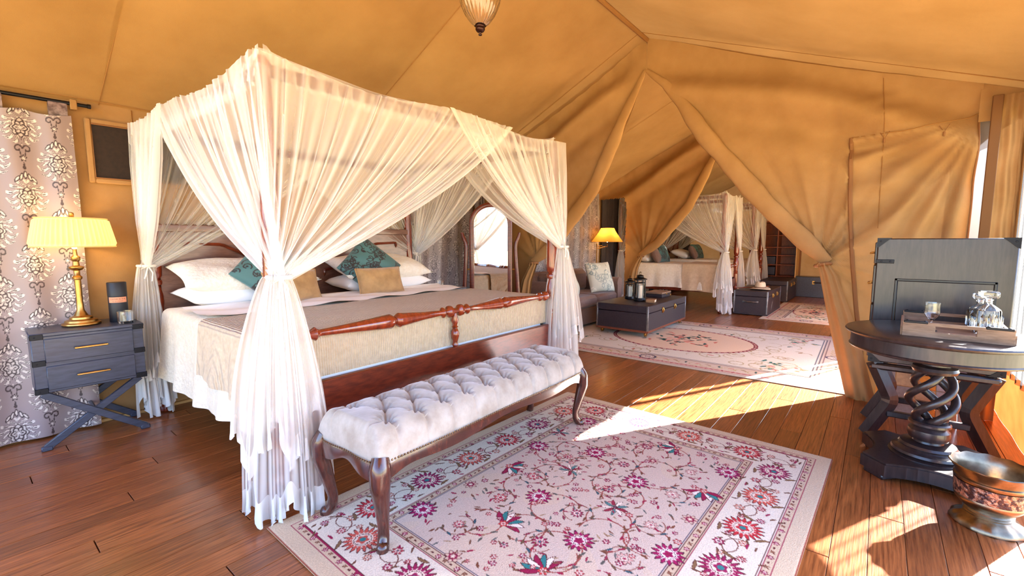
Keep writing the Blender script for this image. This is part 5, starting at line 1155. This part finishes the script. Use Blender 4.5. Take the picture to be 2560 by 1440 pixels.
bk = thing('book', 'small leather-bound book at the near edge of the trunk', 'book', (6.22, 2.47, lz), rz=.2); g = G(); g.box((-.075, -.06, 0), (.075, .06, .006), .002); g.box((-.075, -.06, .036), (.075, .06, .042), .002); g.box((-.078, -.06, 0), (-.070, .06, .042), .002); put('cover', g, BOOKM, bk); g = G(); g.box((-.070, -.056, .006), (.070, .056, .036), .001); put('pages', g, PAPER, bk)

fl = thing('floor_lamp', 'swing-arm floor lamp with amber shade in front of the dark doorway', 'lamp', (7.36, 3.96, 0))
g = G(); g.lathe([(.13, 0), (.13, .012), (.03, .03), (.012, .05), (.010, 1.22), (.014, 1.23), (.014, 1.25), (0, 1.255)], seg=24); put('stand', g, BRASS, fl)
g = G(); g.tube([(0, 0, 1.16), (.16, 0, 1.17), (.30, 0, 1.19), (.40, 0, 1.19), (.40, 0, 1.26)], .008, 8); g.tube([(.0, 0, 1.20), (.16, -.02, 1.21), (.22, -.02, 1.17)], .006, 8); put('swing_arm', g, BRASS, fl)
g = G(); n_ = 4; A = []
for r_, z in ((.30, 1.28), (.24, 1.36), (.165, 1.46), (.125, 1.535)):
    a = np.linspace(0, 2 * PI, 33)[:-1]; p = 6; k = (np.abs(np.cos(a)) ** p + np.abs(np.sin(a)) ** p) ** (-1 / p); A.append(np.stack([.40 + r_ * .80 * np.cos(a) * k, r_ * .8 * np.sin(a) * k, np.full(32, z)], -1))
g.grid(np.array(A).transpose(1, 0, 2), closeu=True); put('lamp_shade', g, SHADE2, fl, fix=False, ang=.6)
g = G(); g.lathe([(0, 0), (.014, .01), (.028, .05), (0, .09)], (.40, 0, 1.27), 12); put('bulb', g, BULB, fl)
bulb_light((7.76, 3.96, 1.42), 7, r=.04)

# ------------------------------------------------------------ far bedroom: twin four-posters, trunks, wardrobe
def twin(x0, label_bed, labels, sd, dark=False):
    x1 = x0 + 1.0; yf, yh, zt = 2.17, 4.15, 2.13; grp = None
    b = make_bed('four_poster_bed', label_bed, x0, x1, yf, yh, zt, mid=False)
    mattress(x0, x1, yf, yh, .86, 'white mattress on ' + labels)
    spread('bedspread', x0 + .05, x1 - .05, yf + .10, yh - .14, .865, .40, SHAM, 'white quilted bedspread on ' + labels, 'bedspread', foot=.6, seed=sd, dx=.06, n1=20)
    spread('blanket', x0 + .05, x1 - .05, yf + .08, 2.86, .88, .36, mat('oat_blanket', (206, 184, 156), .9, c2=(192, 168, 140), scale=20), 'oat-coloured blanket across the foot of ' + labels, 'throw', foot=.6, seed=sd + 1, dx=.08, n1=20)
    pillow('pillow', 'white pillow at the head of ' + labels, 'pillow', SHEET, (x0 + .5, 3.80, .98), (.76, .44, .18), .3, seed=sd, n=14)
    pillow('cushion', 'mauve-taupe cushion nearest the foot side on ' + labels, 'cushion', SOFA, (x0 + .28, 3.50, 1.02), (.40, .36, .15), 1.15, .25, seed=sd + 2, n=14)
    scroll_cushion((x0 + .66, 3.52, 1.04), 'dark teal cushion on ' + labels, -.2, 1.15, sd + 3, rot=0, sz=.38)
    nn = thing('mosquito_net', 'white mosquito net tied at the posts of ' + labels, 'mosquito net', ((x0 + x1) / 2, (yf + yh) / 2, 0)); zr = zt - .0; q = .062
    net_top(nn, x0, x1, yf, yh, zt)
    T = {k: (px_, py_, 1.10) for k, px_, py_ in (('a', x0 - .09, yf - .08), ('b', x1 + .06, yf - .05), ('c', x0 - .08, yh - .06), ('d', x1 + .06, yh - .06))}
    kw = dict(nu=90, nv=30, pleats=12)
    net_panel(nn, (x0 - q, yf - .07, zr), (x0 - q, 3.7, zr), T['a'], (-1, 0, 0), seed=sd, sag=.10, **kw)
    net_panel(nn, (x0 - q - .02, yh, zr), (x0 - q - .02, 2.9, zr), T['c'], (-1, 0, 0), seed=sd + 1, sag=.08, **kw)
    net_panel(nn, (x1 + q, yf, zr), (x1 + q, 3.5, zr), T['b'], (1, 0, 0), seed=sd + 2, sag=.10, **kw)
    net_panel(nn, (x1 + q, yh, zr), (x1 + q, 2.9, zr), T['d'], (1, 0, 0), seed=sd + 3, sag=.10, **kw)
    net_panel(nn, (x0 - .07, yf - q, zr), (x0 + .55, yf - q, zr), T['a'], (0, -1, 0), seed=sd + 4, sag=.08, nu=60, nv=30, pleats=7)
    net_panel(nn, (x1, yf - q, zr), (x1 - .55, yf - q, zr), T['b'], (0, -1, 0), seed=sd + 5, sag=.08, nu=60, nv=30, pleats=7)
    for k, zb in (('a', .03), ('b', .06), ('c', .10), ('d', .10)):
        net_tail(nn, T[k], (.7, -.7, 0), (-.7, -.7, 0), .09, .30, zb, seed=sd + ord(k), pleats=7, rag=.06, hem=.14)
        tie(nn, T[k], .045, bow=False)
    net_tail(nn, np.array(T['a']) + (0, .03, 0), (.7, -.7, 0), (-.7, -.7, 0), .09, .36, .42, seed=sd + 9, pleats=7, rag=.08, hem=.12)
twin(8.69, 'narrow mahogany four-poster bed just beyond the second partition', 'the nearer twin bed', 11)
twin(11.05, 'narrow mahogany four-poster bed at the far end of the tent', 'the farther twin bed', 31)
trunk('foot_trunk', 'dark brown leather trunk with the pale hat on its lid at the nearer twin bed', (9.40, 1.70, 0), (1.28, .54, .43))
trunk('foot_trunk', 'dark leather trunk at the foot of the farther twin bed', (11.7, 1.72, 0), (1.25, .54, .45))
hat = thing('safari_hat', 'pale safari hat with wide brim lying on the brown trunk', 'hat', (9.12, 1.62, .434))
g = G(); th = np.linspace(0, 2 * PI, 49)[:-1]; A = []
for r_, z in ((.0, .135), (.05, .14), (.085, .13), (.10, .10), (.108, .045), (.112, .03), (.17, .018), (.20, .006), (.198, .002), (.11, .015)): rr = r_ * (1 + .10 * np.cos(2 * th)); A.append(np.stack([rr * np.cos(th) * 1.1, rr * np.sin(th) * .9, z - .016 * (np.abs(np.sin(th)) < .35) * (r_ < .06) + .012 * np.cos(2 * th) * (r_ > .15) + .012 * (r_ > .15)], -1))
g.grid(np.array(A).transpose(1, 0, 2), closeu=True); put('hat_body', g, HATM, hat, weld=.0003); g = G(); g.grid(np.stack([np.stack([.1125 * np.cos(th) * 1.1 * (1 + .1 * np.cos(2 * th)), .1125 * np.sin(th) * .9 * (1 + .1 * np.cos(2 * th)), np.full_like(th, z)], -1) for z in (.028, .052)], 1), closeu=True); put('hat_band', g, mat('hat_band', (120, 92, 70), .7), hat, fix=False)
cane = thing('walking_stick', 'round-headed walking stick lying across the brown trunk behind the hat', 'stick', (9.12, 1.86, .445)); g = G(); g.tube([(-.28, .10, 0.012), (.45, -.30, .012)], .009, 8); put('shaft', g, MAHOG, cane); g = G(); g.lathe([(0, -.035), (.025, -.025), (.035, 0), (.025, .025), (0, .035)], (-.30, .11, .025), 14); put('knob', g, MAHOG, cane)
bc = thing('black_cabinet', 'low black leather cabinet with strap handle below the far window', 'cabinet', (12.75, 1.0, 0)); g = G(); g.box((-.28, -.55, 0), (.12, .50, .47), .008); put('body', g, NAVYW, bc)
g = G(); g.tube([(-.29, -.13, .34), (-.31, -.11, .345), (-.31, .11, .345), (-.29, .13, .34)], .014, 8); put('strap', g, LEATH, bc)
for q in (-.13, .13): g = G(); g.box((-.30, q - .025, .30), (-.278, q + .025, .385), .004); put('handle_mount', g, BRASS, bc)
wd_ = thing('wardrobe', 'open reddish wooden wardrobe with shelves at the far end of the tent', 'wardrobe', (13.15, 2.02, 0))
g = G(); wy0, wy1, wz = -.50, .36, 1.75
for y_ in (wy0, -.06, wy1): g.box((-.25, y_ - .014, 0), (.25, y_ + .014, wz), .003)
g.box((.22, wy0, 0), (.25, wy1, wz), .003); g.box((-.26, wy0 - .02, wz), (.26, wy1 + .02, wz + .04), .004); g.box((-.25, wy0, 0), (.25, wy1, .06), .003); put('carcass', g, WARD, wd_)
for z in (.42, .70, .93, 1.13, 1.42):
    for a, b in ((wy0 + .014, -.074), (-.046, wy1 - .014)): g = G(); g.box((-.245, a, z), (.22, b, z + .02), .002); put('shelf', g, WARD, wd_)
for z in (.46, .72): g = G(); g.box((-.248, -.03, z), (.1, wy1 - .02, z + .19), .006); put('drawer', g, NAVYW, wd_)
for z in (.1,): g = G(); g.box((-.248, -.03, z), (.1, wy1 - .02, z + .28), .006); put('drawer', g, LEATH, wd_)
for s_, y_ in ((-1, wy0 - .0), ): g = G(); g.box((-.68, y_ - .03, .08), (-.26, y_ - .005, wz - .02), .004); put('door', g, mat('pale_door', (206, 166, 104), .6), wd_)
fs = thing('folding_stand', 'folding wooden stand legs showing past the right flap tail', 'stand', (6.35, .33, 0))
for s_ in (-1, 1):
    for yy in (0, .34):
        g = G(); L = .62; g.box((-.02, -.012, -L / 2), (.02, .012, L / 2), .003, M=TR(0, -.1 - yy + .0, .28) @ RY(s_ * .42)); put('leg', g, MAHOG, fs)
g = G()
for q in (-1, 1): g.box((q * .14 - .02, -.46, .55), (q * .14 + .02, -.08, .585), .004)
put('top_rail', g, MAHOG, fs)
win2 = G(); win2.box((XE - .03, .25, .85), (XE - .012, 1.35, 1.35), .004)
